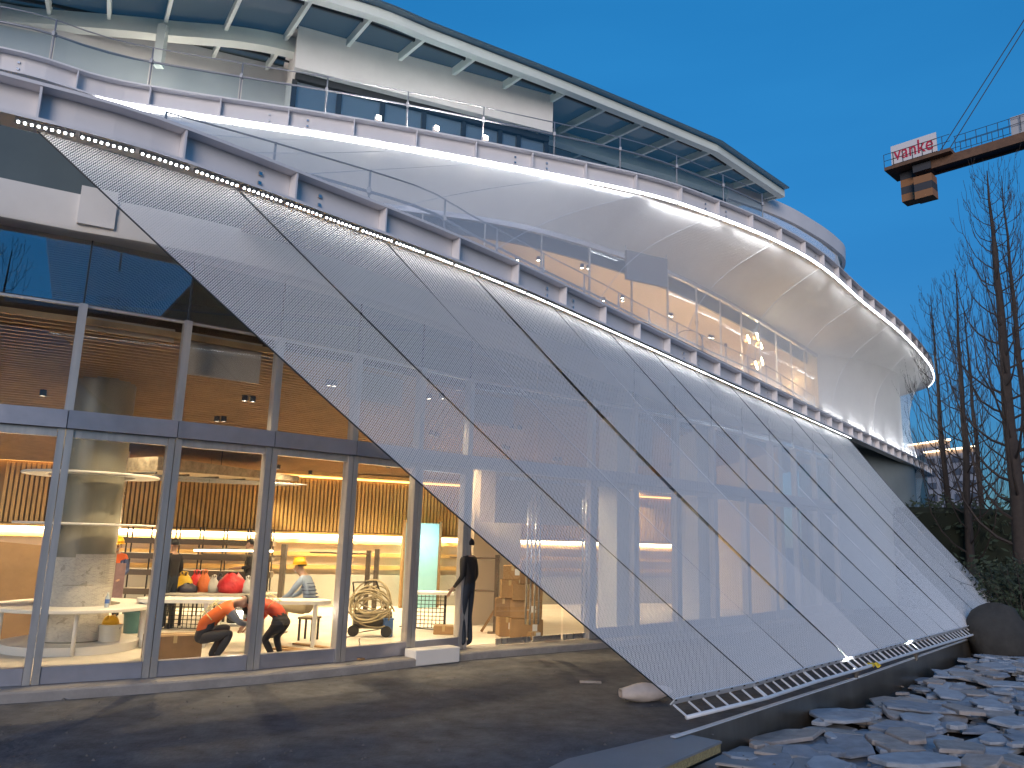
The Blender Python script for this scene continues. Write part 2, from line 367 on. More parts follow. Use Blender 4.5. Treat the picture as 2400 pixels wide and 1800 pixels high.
for i in range(NB - 1):
    a, b = FAC[i], FAC[i + 1]; t = (b - a).normalized(); az = math.atan2(t.y, t.x); nn = V(t.y, -t.x, 0); L = (b - a).length; mid = (a + b) / 2
    MB().bar(a + V(0, 0, (TZ0 + TZ1) / 2) + nn * .06, b + V(0, 0, (TZ0 + TZ1) / 2) + nn * .06, .17, TZ1 - TZ0).build('transom', 'steel_band', BLD)
    door = i in (8, 9)
    q0 = a + t * .088; q1 = b - t * .088
    if not door:
        MB().bar(q0 + V(0, 0, ZF + .10), q1 + V(0, 0, ZF + .10), .12, .19).build('sill_rail', 'steel_band', BLD)
        MB().bar(q0 + V(0, 0, TZ0 - .055), q1 + V(0, 0, TZ0 - .055), .10, .10).build('head_rail', 'mullion', BLD)
        MB().bar((q0 + q1) / 2 + V(0, 0, ZF + .196), (q0 + q1) / 2 + V(0, 0, TZ0 - .106), (q1 - q0).length - .004, .012, up=nn).build('pane', 'glass_clear', BLD)
    MB().bar(mid + V(0, 0, TZ1 + .002), mid + V(0, 0, 4.718), L - .105, .012, up=nn).build('pane', 'glass_clear', BLD)
    MB().bar(mid + V(0, 0, 4.73), mid + V(0, 0, HZ), L - .025, .012, up=nn).build('pane', 'glass_strip', BLD)
    MB().bar(a + V(0, 0, 4.70), b + V(0, 0, 4.70), .05, .03).build('glazing_bar', 'mullion', BLD)
# glazed doors
A, B, C = FAC[8], FAC[9], FAC[10]
def door_leaf(a, b, ang, handle_at):
    t = (b - a).normalized(); t = Matrix.Rotation(ang, 3, 'Z') @ t; L = (b - a).length; nn = V(t.y, -t.x, 0)
    m = a + t * (L / 2)
    d = MB().bar(m + V(0, 0, ZF + .03), m + V(0, 0, 3.05), L - .03, .014, up=nn).build('door', 'glass_clear', BLD)
    MB().bar(a + t * .02 + V(0, 0, ZF + .07), a + t * (L - .02) + V(0, 0, ZF + .07), .03, .10).build('door_rail', 'steel', d)
    MB().bar(a + t * .02 + V(0, 0, 3.02), a + t * (L - .02) + V(0, 0, 3.02), .03, .06).build('door_rail', 'steel', d)
    for sd in (-1, 1):
        h = a + t * (L * handle_at) + nn * (sd * .06)
        MB().tube([h + V(0, 0, .45), h + V(0, 0, 2.75)], .018, 8).build('handle', 'steel', d, True)
        for z in (.7, 2.5):
            MB().tube([h + V(0, 0, z), h - nn * (sd * .06) + V(0, 0, z)], .01, 6).build('handle_bracket', 'steel', d)
tAB = (B - A).normalized(); tBC = (C - B).normalized()
door_leaf(A + tAB * .10, A + tAB * .80, R(0), .9) if False else None
door_leaf(B + tBC * .02, B + tBC * .72, 0, .12)
door_leaf(C - tBC * .08, C - tBC * .70, 0, .12)
door_leaf(A + tAB * .72, B - tAB * .01, 0, .9)
# white step block by the doors
p = atz(1020, 1558, 0); MB().bbox((p.x - .06, p.y + .14, .12), (.86, .30, .23), R(42), .01).build('step_block', 'white_render', BLD)
# concrete pier behind the net, right of the doors
for (i, wdt) in ((11, .55), (13, .5)):
    p = FAC[i]; nn = nrm_[i]
    MB().box((p.x - nn.x * .45, p.y - nn.y * .45, 2.6), (.6, .5, 5.0), R(42)).build('pier', 'white_render', BLD)
# ------------------------------------------------------------------ first floor behind the upper net
H2 = 8.42; F2 = 5.98
b2 = [V(p.x, p.y, H2) for p in G2]
MB().grid([resample(offset(UB, -.06, .03), n=n), [ (u.lerp(v, .45) + V(0, 0, .12)) for u, v in zip(resample(offset(UB, -.06, .03), n=n), resample(b2, n=n))], resample(b2, n=n)]).build('upper_soffit', 'white_render', BLD, True)
MB().sweep([V(p.x, p.y, 0) for p in G2], [(-.36, 8.14), (-.30, 8.14), (-.30, 8.8), (-.36, 8.8)]).build('bulkhead', 'bulkhead_grey', BLD)
MB().sweep([V(p.x, p.y, 0) for p in G2], [(-.06, H2 - .08), (.04, H2 - .08), (.04, H2 + .03), (-.06, H2 + .03)]).build('glazing_head', 'steel_band', BLD)
MB().sweep([V(p.x, p.y, 0) for p in G2], [(-.06, F2 - .1), (.04, F2 - .1), (.04, F2 + .06), (-.06, F2 + .06)]).build('glazing_sill', 'steel_band', BLD)
L = plen(G2); k = int(L / 1.25); pts = [along(G2, L * i / k)[0] for i in range(k + 1)]
for i in range(k):
    a, b = pts[i], pts[i + 1]; t = (b - a).normalized(); nn = V(t.y, -t.x, 0); m = (a + b) / 2
    MB().bar(m + V(0, 0, F2 + .064), m + V(0, 0, H2 - .084), (b - a).length - .03, .012, up=nn).build('pane', 'glass_clear', BLD)
    MB().bar(b + V(0, 0, F2 + .064), b + V(0, 0, H2 - .084), .022, .05, up=nn).build('mullion', 'mullion', BLD)
mat('cream_paint', (.74, .62, .45), .8, vary=.04, scale=.8)
cb = offset(G2, -6.0)
MB().grid([[V(p.x, p.y, 8.75) for p in offset(G2, -.36)], [V(p.x, p.y, 8.75) for p in cb]]).build('upper_room_ceiling', 'cream_paint', BLD)
MB().grid([[V(p.x, p.y, F2) for p in G2], [V(p.x, p.y, F2) for p in cb]]).build('upper_room_floor', 'cream_paint', BLD)
MB().grid([[V(p.x, p.y, F2) for p in cb], [V(p.x, p.y, 8.75) for p in cb]]).build('upper_room_wall', 'cream_paint', BLD)
e0 = G2[-1]; e1 = cb[-1]
MB().bar(e0 + V(0, 0, 7.35), e1 + V(0, 0, 7.35), .1, 2.8).build('upper_end_wall', 'cream_paint', BLD)
# solid end bay at the far tip
tipp = [V(10.45, 26.05, 0), V(13.3, 28.7, 0), V(16.1, 31.8, 0), V(17.2, 35.5, 0), V(15, 38, 0)]
MB().sweep(smooth_path(tipp, .4), [(0, 5.6), (0, 9.15), (-.2, 9.15), (-.2, 5.6)]).build('end_wall', 'white_render', BLD, True, 40)
tip2 = [V(9.3, 24.6, 0), V(12.9, 27.7, 0), V(16.6, 32.0, 0), V(17.4, 38, 0)]
MB().sweep(smooth_path(tip2, .4), [(0, 0), (0, 5.6), (-.2, 5.6), (-.2, 0)]).build('rear_wall', 'soffit_paint', BLD, True, 40)
# ------------------------------------------------------------------ second floor: recessed walls, window box
F3 = 9.62
MB().grid([resample(offset(UB, -.04, .385), n=n), resample([V(p.x, p.y, F3) for p in WC], n=n)]).build('upper_deck', 'white_render', BLD)
MB().sweep(WC, [(0, F3), (0, ZR), (-.25, ZR), (-.25, F3)]).build('recessed_wall', 'white_render', BLD)
q0 = V(-4.98, 15.52, 0); q1 = V(.83, 18.01, 0); tb = (q1 - q0).normalized(); nb = V(tb.y, -tb.x, 0); Lb = (q1 - q0).length; azb = math.atan2(tb.y, tb.x)
def on_box(s, z, o=0): return q0 + tb * s + nb * o + V(0, 0, z)
m = MB(); m.bar(on_box(0, 12.49, -.11), on_box(Lb, 12.49, -.11), .22, 1.02); m.build('spandrel', 'white_render', BLD)
MB().bar(on_box(0, 12.985, -.111) - nb * .0, on_box(0, 12.985, -2.0), .20, .02).build('spandrel_edge', 'white_render', BLD)
MB().bar(on_box(Lb - .1, 12.49, -.23), on_box(Lb - .1, 12.49, -3.0), .2, 1.02).build('side_wall', 'white_render', BLD); MB().bar(on_box(.1, 11.3, -.36), on_box(.1, 11.3, -1.9), .2, 3.36).build('side_wall', 'white_render', BLD)
MB().bar(on_box(.05, 11.9, -.26), on_box(Lb, 11.9, -.26), .16, .16).build('window_head', 'dark_frame', BLD)
xs = [0.05, 1.05, 2.05, 3.05, 4.05, 5.0, 5.5, Lb - .05]
for i, s in enumerate(xs): MB().bar(on_box(s, F3, -.28), on_box(s, 11.82, -.28), .11, .12, up=nb).build('window_frame', 'dark_frame', BLD)
for i in range(len(xs) - 1):
    s = (xs[i] + xs[i + 1]) / 2; w_ = xs[i + 1] - xs[i] - .115
    MB().bar(on_box(s, F3, -.3), on_box(s, 11.815, -.3), w_, .014, up=nb).build('window_pane', 'glass_window', BLD)
MB().bar(on_box(.3, 10.8, -2.4), on_box(Lb, 10.8, -2.4), .1, 2.4).build('room_wall', 'cream_paint', BLD)
# left strip window and the lit doorway in the recessed wall
for i in range(4):
    a = along(WC, .8 + i * 1.3)[0]; b = along(WC, .8 + i * 1.3 + 1.2)[0]; t = (b - a).normalized(); nn = V(t.y, -t.x, 0)
    mid = (a + b) / 2 + nn * .03
    MB().bar(mid + V(0, 0, F3 + .1), mid + V(0, 0, 11.15), 1.2, .05, up=nn).build('window_frame', 'dark_frame', BLD)
    MB().bar(mid + nn * .035 + V(0, 0, F3 + .2), mid + nn * .035 + V(0, 0, 11.05), 1.06, .014, up=nn).build('window_pane', 'glass_window', BLD)
# post under the canopy beam
p = atz(384, 55, ZR - .2); MB().bar(V(p.x, p.y, ZR - 1.25), V(p.x, p.y, ZR - .25), .16, .18).build('canopy_post', 'canopy_paint', BLD)
# ------------------------------------------------------------------ roof canopy
CAN = thing('roof_canopy', 'glazed roof canopy of white steel rafters over the top terrace', 'canopy', (0, 18, ZR))
MB().sweep(OC, [(-.20, -.20), (0, -.20), (0, .02), (-.20, .02)]).build('edge_beam', 'canopy_paint', CAN)
MB().sweep(OC, [(-.05, .05), (.16, .05), (.16, .09), (-.05, .09)]).build('gutter_edge', 'glass_roof', CAN)
MB().sweep(IC, [(-.16, -.42), (.12, -.42), (.12, -.06), (-.16, -.06)]).build('inner_beam', 'canopy_paint', CAN)
Lo = plen(OC); sp = 1.28; k = int(Lo / sp); prev = None
IW = resample(WC[:-1], n=200)
for i in range(k + 2):
    s = min(i * sp, Lo - .02)
    p, t = along(OC, s)
    d = V(-t.y, t.x, 0)
    # inward to the recessed wall
    d = (d * .92 + V(-.35, .2, 0)).normalized()
    best = None
    for a, b in zip(IW, IW[1:]):
        ax, ay = b.x - a.x, b.y - a.y; den = d.x * ay - d.y * ax
        if abs(den) < 1e-9: continue
        tt = ((a.x - p.x) * ay - (a.y - p.y) * ax) / den; uu = ((a.x - p.x) * d.y - (a.y - p.y) * d.x) / den
        if 0 <= uu <= 1 and .2 < tt < 12 and (best is None or tt < best): best = tt
    if best is None: best = 1.2
    if i == k + 1: best = .5
    e = p + d * (best + .1)
    MB().bar(p + d * .1 + V(0, 0, -.09), e + V(0, 0, -.09), .075, .2).build('rafter', 'canopy_paint', CAN)
    if prev:
        (p0, e0_) = prev
        # pane with its thin purlin frame halfway
        MB().add([p0 + V(0, 0, .025), p + V(0, 0, .025), e + V(0, 0, .025), e0_ + V(0, 0, .025), p0 + V(0, 0, .045), p + V(0, 0, .045), e + V(0, 0, .045), e0_ + V(0, 0, .045)], [(3, 2, 1, 0), (4, 5, 6, 7), (0, 1, 5, 4), (1, 2, 6, 5), (2, 3, 7, 6), (3, 0, 4, 7)]).build('roof_pane', 'glass_roof', CAN)
        for fr in (.16, .86):
            MB().bar(p0.lerp(e0_, fr) + V(0, 0, -.02), p.lerp(e, fr) + V(0, 0, -.02), .05, .06).build('purlin', 'dark_frame', CAN)
    prev = (p, e)
# opaque roof further in
MB().grid([[V(p.x, p.y, ZR + .06) for p in WC], [V(p.x - 3.5, p.y + 5, ZR + .06) for p in WC]]).build('roof_slab', 'soffit_paint', CAN)
# curved parapet band at the rear, continuing the inner beam
sI = at_px(IC, 1700); bandp = path_slice(IC, sI, plen(IC) - .02)
MB().sweep(bandp, [(.02, -.55), (.14, -.55), (.16, -.05), (.02, .06)]).build('parapet_band', 'white_paint', CAN, True, 40)
# ------------------------------------------------------------------ terrace railings
def railing(name, label, P, z0, hgt, step, s0, s1, glassy):
    root = thing(name, label, 'railing', along(P, (s0 + s1) / 2)[0] + V(0, 0, z0 - P[0].z))
    pts = [along(P, s0 + (s1 - s0) * i / max(1, int((s1 - s0) / step)))[0] for i in range(int((s1 - s0) / step) + 1)]
    pts = [V(p.x, p.y, z0) for p in pts]
    up = V(0, 0, 1)
    fine = [V(p.x, p.y, z0) for p in path_slice(P, s0, s1, .4)]
    MB().tube([p + up * hgt for p in fine], .011, 6).build('top_rail', 'rail_steel', root, True)
    MB().tube([p + up * (hgt * .72) for p in fine], .02, 6).build('mid_rail', 'rail_steel', root, True)
    for p in pts: MB().tube([p, p + up * (hgt + .01)], .015, 6).build('post', 'rail_steel', root, True)
    if glassy:
        for a, b in zip(pts, pts[1:]):
            t = (b - a).normalized(); nn = V(t.y, -t.x, 0); m = (a + b) / 2
            MB().bar(m + up * .05, m + up * (hgt * .70), (b - a).length - .06, .012, up=nn).build('glass_panel', 'glass_rail', root)
    for p in pts: MB().bar(p + up * (hgt * .72 - .03), p + up * (hgt * .72 + .05), .07, .05).build('clamp', 'rail_steel', root)
    return root
RU = offset(UB, -.35)
railing('terrace_railing', 'steel and glass railing along the upper edge beam below the dark windows', RU, ZU + .40, 1.02, 1.45, 4.0, at_px(RU, 1790), True)
RL = smooth_path([V(-4.2, 8.5, 0)] + [V(*p, 0) for p in [(-2.85, 9.33), (-1.38, 10.34), (-.74, 11.21), (.52, 12.86), (1.57, 14.19), (2.7, 15.69), (4.68, 18.15), (7.05, 21.01), (9.96, 25.2)]], .4)
railing('terrace_railing', 'railing behind the translucent upper mesh on the lower terrace', RL, 5.72, 1.08, 1.25, 0, plen(RL) - .1, False)
# ------------------------------------------------------------------ metal mesh nets
def np_mesh(name, verts, quads, matn, parent):
    me = bpy.data.meshes.new(name); o = ORG[parent.name]
    verts = np.asarray(verts, dtype=np.float32) - np.array(o, dtype=np.float32)
    nq = len(quads)
    me.vertices.add(len(verts)); me.vertices.foreach_set('co', verts.ravel())
    me.loops.add(nq * 4); me.loops.foreach_set('vertex_index', np.asarray(quads, dtype=np.int32).ravel())
    me.polygons.add(nq); me.polygons.foreach_set('loop_start', np.arange(0, nq * 4, 4, dtype=np.int32))
    me.update(calc_edges=True); me.materials.append(MT[matn])
    ob = bpy.data.objects.new(name, me); COL.objects.link(ob); ob.parent = parent; ORG[ob.name] = o; ob['kind'] = 'stuff'; return ob
def mesh_panel(S, Lu, Ls, pitch, width, seg, slope, amp, lift=.004, gap=.02):
    """S(a, v) -> points on one strip; wires cross the strip at right angles to its seams, each a zigzag coil"""
    offs = []
    s = -slope * Lu
    dvt = slope * Lu / Ls
    ks = []
    v = 0.0
    while v < 1 + abs(dvt):
        for q in pitch[:-1]: ks.append(v + q / Ls)
        v += pitch[-1] / Ls
    ks = np.array(ks)
    na = max(4, int(Lu * math.sqrt(max(.05, 1 - .0)) / seg))
    a = np.linspace(0, 1, na + 1)
    g = gap / Lu; aa = g + a * (1 - 2 * g)
    VV = ks[:, None] - dvt * a[None, :]
    if dvt < 0: VV = ks[:, None] - abs(dvt) - dvt * a[None, :]
    zig = np.where(np.arange(na + 1) % 2 == 0, amp, -amp) / Ls
    VV = VV + zig[None, :]
    AA = np.broadcast_to(aa[None, :], VV.shape)
    hw = width / Ls / 2
    rows = []
    for k, (dv, li) in enumerate(((-hw, 0.0), (0, lift), (hw, 0.0))):
        vv = np.clip(VV + dv, 0, 1); rows.append(S(AA, vv, li))
    P = np.stack(rows, axis=2)          # rows, stations, 3, xyz
    nr, ns = VV.shape
    idx = np.arange(nr * ns * 3).reshape(nr, ns, 3)
    ok = (VV[:, :-1] > -.002) & (VV[:, 1:] > -.002) & (VV[:, :-1] < 1.002) & (VV[:, 1:] < 1.002)
    qs = []
    for k in (0, 1):
        q = np.stack([idx[:, :-1, k], idx[:, 1:, k], idx[:, 1:, k + 1], idx[:, :-1, k + 1]], axis=-1)[ok]; qs.append(q)
    return P.reshape(-1, 3), np.concatenate(qs)
def strip_surface(TL, BL, TR, BR, sag, inward):
    TL, BL, TR, BR, iw = [np.array(x, dtype=np.float64) for x in (TL, BL, TR, BR, inward)]
    def S(a, v, lift):
        a = a[..., None]; v = v[..., None]
        L = TL + (BL - TL) * v; Rr = TR + (BR - TR) * v
        P = L + (Rr - L) * a
        P = P + iw * (sag * np.sin(np.pi * np.clip(v, 0, 1)))
        return P - iw * lift
    return S
def seam_cable(parent, S, a, n=14, r=.006, mt='cable'):
    v = np.linspace(0, 1, n); P = S(np.full(n, a), v, .0)
    MB().tube([Vector(p) for p in P], r, 5).build('seam_cable', mt, parent, True)
# lower net: from the lower edge beam to the ground frame
NETL = thing('metal_mesh_net', 'large stainless mesh veil slanting from lower beam down to the ground frame', 'mesh net', (4, 12, 0))
top_px = [85, 557, 905, 1107, 1299, 1428, 1530, 1626, 1713, 1799, 1845, 1895, 1948, 1988]
base_px = [1575, 1769, 1884, 1986, 2060, 2125, 2175, 2215, 2250, 2280, 2308, 2335, 2357, 2375]
bx = [1575, 1769, 1884, 1986, 2060, 2150, 2275, 2375]; by = [1640, 1599, 1566, 1541, 1521, 1497, 1465, 1441]
ZN = .30
LT = offset(LB, .06, -.05)
tops = [along(LT, at_px(LT, x))[0] for x in top_px]
bases = [atz(x, float(np.interp(x, bx, by)), ZN + .05) for x in base_px]
for i in range(len(tops) - 1):
    TL, TR, BL, BR = tops[i], tops[i + 1], bases[i], bases[i + 1]
    eu = ((TR - TL) + (BR - BL)) / 2; es = ((BL - TL) + (BR - TR)) / 2; Ls = es.length; Lu = eu.length
    slope = eu.dot(es) / Ls / Lu
    nrm = eu.cross(es).normalized()
    if nrm.dot(CAM - TL) > 0: nrm = -nrm
    S = strip_surface(TL, BL, TR, BR, .12 + random.uniform(-.03, .03), nrm)
    far = i > 3
    vv, qq = mesh_panel(S, Lu, Ls, [0, .018, .036, .056] if not far else [0, .024, .048, .074], .0108 if not far else .0148, .021 if not far else .045, slope, .0035 if not far else .004)
    ob = np_mesh('mesh_panel', vv, qq, 'mesh_steel', NETL)
    if i > 0: seam_cable(NETL, S, 0.0, r=.004)
    else: seam_cable(NETL, S, .004, r=.008)
seam_cable(NETL, S, 1.0, r=.008)
# ground frame: flat bar, struts, pipe rail
bar_pts = [p + V(0, 0, -.02) for p in bases]
dvec = V(.15, .0, 0); DZ = -.15
for i in range(len(bases) - 1):
    a, b = bar_pts[i], bar_pts[i + 1]; t = (b - a).normalized()
    br = MB().bar(a + t * .015, b - t * .015, .012, .10, up=V(.45, -.4, .6)).build('clamp_bar', 'galv', NETL)
    L = (b - a).length; nst = max(3, int(round(L / .27)))
    for k in range(nst + 1):
        p = a.lerp(b, (k + .08) / (nst + .16))
        q = p + dvec + V(0, 0, DZ)
        MB().tube([p + V(0, 0, -.03), q], .012, 5).build('strut', 'galv', NETL)
        if i < 6: MB().bar(p - V(-.01, .01, -.012), p - V(-.03, .03, -.02), .014, .014).build('bolt', 'cable', br)
MB().tube([p + dvec + V(0, 0, DZ) for p in bar_pts], .024, 8).build('base_rail', 'galv', NETL, True)
# upper net: between the two edge beams
NETU = thing('metal_mesh_net', 'pale translucent mesh veil stretched between the two edge beams', 'mesh net', (6, 17, 5.6))
ubp = [120, 330, 560, 800, 960, 1134, 1320, 1500, 1668, 1816, 1921, 2015, 2084, 2140, 2177]
lbp = [60, 240, 330, 450, 570, 700, 910, 1150, 1400, 1600, 1740, 1850, 1948, 2050, 2150]
UT = offset(UB, .05, -.03); LTT = offset(LB, .02, .365)
tu = [along(UT, at_px(UT, x))[0] for x in ubp]; tl = [along(LTT, at_px(LTT, x))[0] for x in lbp]
def net_between(root, A, B, sag, pitch, width, seg, amp, inw):
    for i in range(len(A) - 1):
        TL, TR, BL, BR = A[i], A[i + 1], B[i], B[i + 1]
        eu = ((TR - TL) + (BR - BL)) / 2; es = ((BL - TL) + (BR - TR)) / 2; Ls = es.length; Lu = eu.length
        S = strip_surface(TL, BL, TR, BR, sag, inw(i))
        vv, qq = mesh_panel(S, Lu, Ls, pitch, width if i < 10 else width * 1.3, seg, eu.dot(es) / Ls / Lu, amp, gap=.004)
        np_mesh('mesh_panel', vv, qq, 'mesh_steel', root)
        seam_cable(root, S, 0.0, r=.004, mt='galv')
    seam_cable(root, S, 1.0, r=.012, mt='galv')
def inwU(i):
    t = (tu[min(i + 1, len(tu) - 1)] - tu[i]).normalized(); return V(-t.y, t.x, 0) * .9 + V(0, 0, .35)
net_between(NETU, tu, tl, .55, [0, .045], .019, .06, .006, lambda i: V(-.62, .70, .30))
# end net closing the tip, round the corner
NETE = thing('metal_mesh_net', 'narrow mesh strip curving down below the far tip of the lower beam', 'mesh net', (16, 33, 0))
ea = [along(LB, at_px(LB, 2150))[0], along(LB, at_px(LB, 2164))[0], V(18.6, 35.6, ZB)]
eb = [V(16.6, 30.6, .1), V(18.2, 32.0, .1), V(19.6, 34.5, .1)]
net_between(NETE, ea, eb, .8, [0, .06], .028, .12, .006, lambda i: V(-.62, .70, 0))
# rear net: from the parapet band down to the upper edge beam
NETR = thing('metal_mesh_net', 'mesh veil at the back between rooftop parapet band and upper beam', 'mesh net', (10, 24, ZU))
ra = [along(bandp, plen(bandp) * k / 6)[0] + V(0, 0, -.5) for k in range(7)]
UTT = offset(UB, .0, .42)
rb = [along(UTT, at_px(UTT, x))[0] for x in (1798, 1870, 1935, 2000, 2060, 2110, 2150)]
net_between(NETR, ra, rb, .35, [0, .05], .026, .09, .006, lambda i: V(-.62, .70, 0))
# ------------------------------------------------------------------ light bars
def led_mesh():
    m = MB(); m.sphere((0, 0, 0), .013, 6); return m
_led = led_mesh(); _lme = bpy.data.meshes.new('led'); _lme.from_pydata([tuple(v) for v in _led.v], [], _led.f); _lme.materials.append(MT['led'])
def light_line(name, label, P, s0, s1, single, offn, dz, energy, every, down=True, bloom=0.0):
    root = thing(name, label, 'light strip', along(P, s0)[0])
    o = ORG[root.name]; s = s0; k = 0; up = V(0, 0, 1)
    while s < s1 - .3:
        p0, t = along(P, s); p1, _ = along(P, min(s + .43, s1)); nn = V(t.y, -t.x, 0)
        a = p0 + nn * offn + up * dz; b = p1 + nn * offn + up * dz
        hb = MB().bar(a, b, .035, .03).build('light_bar', 'led_housing', root)
        if bloom:
            dh = bloom if s < s0 + 9.0 else bloom * .3
            MB().bar(a + nn * .03 - up * (dh / 2 - .02), b + nn * .03 - up * (dh / 2 - .02), .02, dh).build('bloom_strip', 'led_bloom', hb)  # added glowing strip: LED glow on beam and net, plus lens bloom
        n_ = 9
        if k < single:
            for i in range(n_):
                q = a.lerp(b, (i + .5) / n_) - up * .017 + nn * .012
                lo = bpy.data.objects.new('led', _lme); COL.objects.link(lo); lo.parent = hb; lo.location = q - o
        else:
            m = MB()
            for i in range(n_):
                q = a.lerp(b, (i + .5) / n_) - up * .015 + nn * .012; m.sphere(q, .010, 5)
            r = m.build('led_row', 'led', hb); r['kind'] = 'stuff'
        s += .455; k += 1
    s = s0 + every / 2
    while s < s1:
        p, t = along(P, s); nn = V(t.y, -t.x, 0); az = math.atan2(t.y, t.x)
        q = p + nn * (offn + .06) + up * (dz - .05 if down else dz + .05)
        d = (-up * 1.0 - nn * .05) if down else (up * 1.0 - nn * .1)
        rot = (-d).to_track_quat('Z', 'Y')
        l_ = lamp('led_glow', 'AREA', q, energy(s, s0, s1) if callable(energy) else energy, WHITE, .06, None, every * .8, parent=root)
        xa = t; za = -d.normalized(); ya = za.cross(xa).normalized(); xa = ya.cross(za)
        l_.rotation_euler = Matrix((ya, xa, za)).transposed().to_euler()
        s += every
    return root
light_line('led_light_line', 'row of small white LED bars under the lower edge beam', LB, at_px(LB, 38), at_px(LB, 1988), 26, .13, -.03, lambda s, a, b: .14 + .7 * max(0, (s - a) / (b - a) - .45), 2.4)
light_line('led_light_line', 'glowing white LED line under the upper edge beam', UB, at_px(UB, 225), plen(UB) - 3.2, 0, .10, -.03, lambda s, a, b: 3.4, 2.6, bloom=.10)
light_line('led_light_line', 'white uplight line on top of the lower beam at far right', LB, at_px(LB, 1500), at_px(LB, 2160), 0, .06, .385, lambda s, a, b: .8 + 9 * max(0, (s - a) / (b - a) - .35), 2.6, down=False)
# ------------------------------------------------------------------ plaza, channel, steel edge, slate bed
CP = [V(1.72, 8.32, 0)] + [V(p.x, p.y, 0) for p in [atz(1625, 1712, .06), atz(1800, 1655, .06), atz(2000, 1591, .06), atz(2275, 1495, .06)]] + [V(15.5, 24.1, 0)]
CP = resample(CP, .5)
poly = [(-60, -25), (.2, -25), (.2, 6.6), (1.45, 7.9)] + [(p.x, p.y) for p in CP] + [(26, 36), (26, 60), (-60, 60)]
struct(MB().prism(poly, -.6, 0).build('plaza', 'plaza'))
mat('grit', (.13, .12, .115), .9, vary=.3, scale=30)
m = MB()
for i in range(900):
    x = random.uniform(-9, 2.5); y = random.uniform(4.5, 12.5)
    r = random.uniform(.006, .022) * (1.6 if random.random() < .06 else 1)
    a0 = random.random() * 6
    ps = [(x + r * math.cos(a0 + k * 1.26) * random.uniform(.7, 1.2), y + r * math.sin(a0 + k * 1.26) * random.uniform(.7, 1.2), .001) for k in range(5)] + [(x, y, r * .8)]
    m.add(ps, [(k, (k + 1) % 5, 5) for k in range(5)])
g = m.build('grit', 'grit'); tag(g, 'scattered grit and small stones on the dark plaza', 'grit', kind='stuff')
mat('water_dark', (.012, .016, .024), .12, spec=.6, bump=.05, bscale=6)
rail_line = [p + dvec + V(0, 0, DZ) for p in bar_pts]
wa = resample([V(p.x, p.y, .012) for p in bar_pts], n=40); wb = resample([V(p.x, p.y, .012) for p in offset(CP, -.03)], n=40)
struct(MB().grid([wa, wb]).build('water_channel', 'water_dark'))
mat('edge_steel', (.30, .26, .22), .34, .85, vary=.25, scale=1.6, stretch=(1, 1, .35), bump=.03, bscale=3)
EW = thing('steel_edge_wall', 'brownish steel retaining edge between channel and slate bed', 'retaining wall', (4, 11, -.3))
for i in range(0, len(CP) - 1, 4):
    seg = CP[i:i + 5]
    if len(seg) < 2: continue
    MB().sweep([p.copy() for p in seg], [(0, -.6), (.012, -.6), (.012, .045), (0, .045)]).build('steel_plate', 'edge_steel', EW)
MB().sweep(CP, [(-.04, .046), (.016, .046), (.016, .058), (-.04, .058)]).build('edge_cap', 'galv', EW)
# slate bed
mat('bed_soil', (.03, .027, .025), .95, vary=.3, scale=6, bump=.5)
BEDZ = -.36
bed = struct(MB().prism([(.2, -25), (60, -25), (60, 45), (20, 34), (15.5, 24.1)] + [(p.x + .02, p.y) for p in reversed(CP)] + [(1.47, 7.9), (.22, 6.6)], -1.1, BEDZ).build('slate_bed', 'bed_soil'))
mat('slate_a', (.30, .32, .36), .72, vary=.22, scale=5, bump=.35, bscale=14)
mat('slate_b', (.22, .235, .27), .75, vary=.25, scale=6, bump=.35, bscale=14)
mat('slate_c', (.31, .27, .25), .8, vary=.25, scale=6, bump=.4, bscale=14)
cands = []
cell = .31
for gx in np.arange(1.2, 16, cell):
    for gy in np.arange(6.8, 23, cell * .8):
        x = gx + random.uniform(-.2, .2); y = gy + random.uniform(-.16, .16)
        # must lie right of the steel edge
        d = min(((x - p.x) ** 2 + (y - p.y) ** 2, k) for k, p in enumerate(CP)); p = CP[d[1]]; nn = normals(CP)[d[1]] if False else None
        t = CP[min(d[1] + 1, len(CP) - 1)] - CP[max(d[1] - 1, 0)]; side = (x - p.x) * t.y - (y - p.y) * t.x
        if side / t.length < .24 or (x < 2.5 and y < 9.2): continue
        px, py = project((x, y, BEDZ))
        if not (1500 < px < 2480 and 1440 < py < 1900): continue
        cands.append((y, x))
cands.sort(); print('STONES', len(cands))
over = MB()
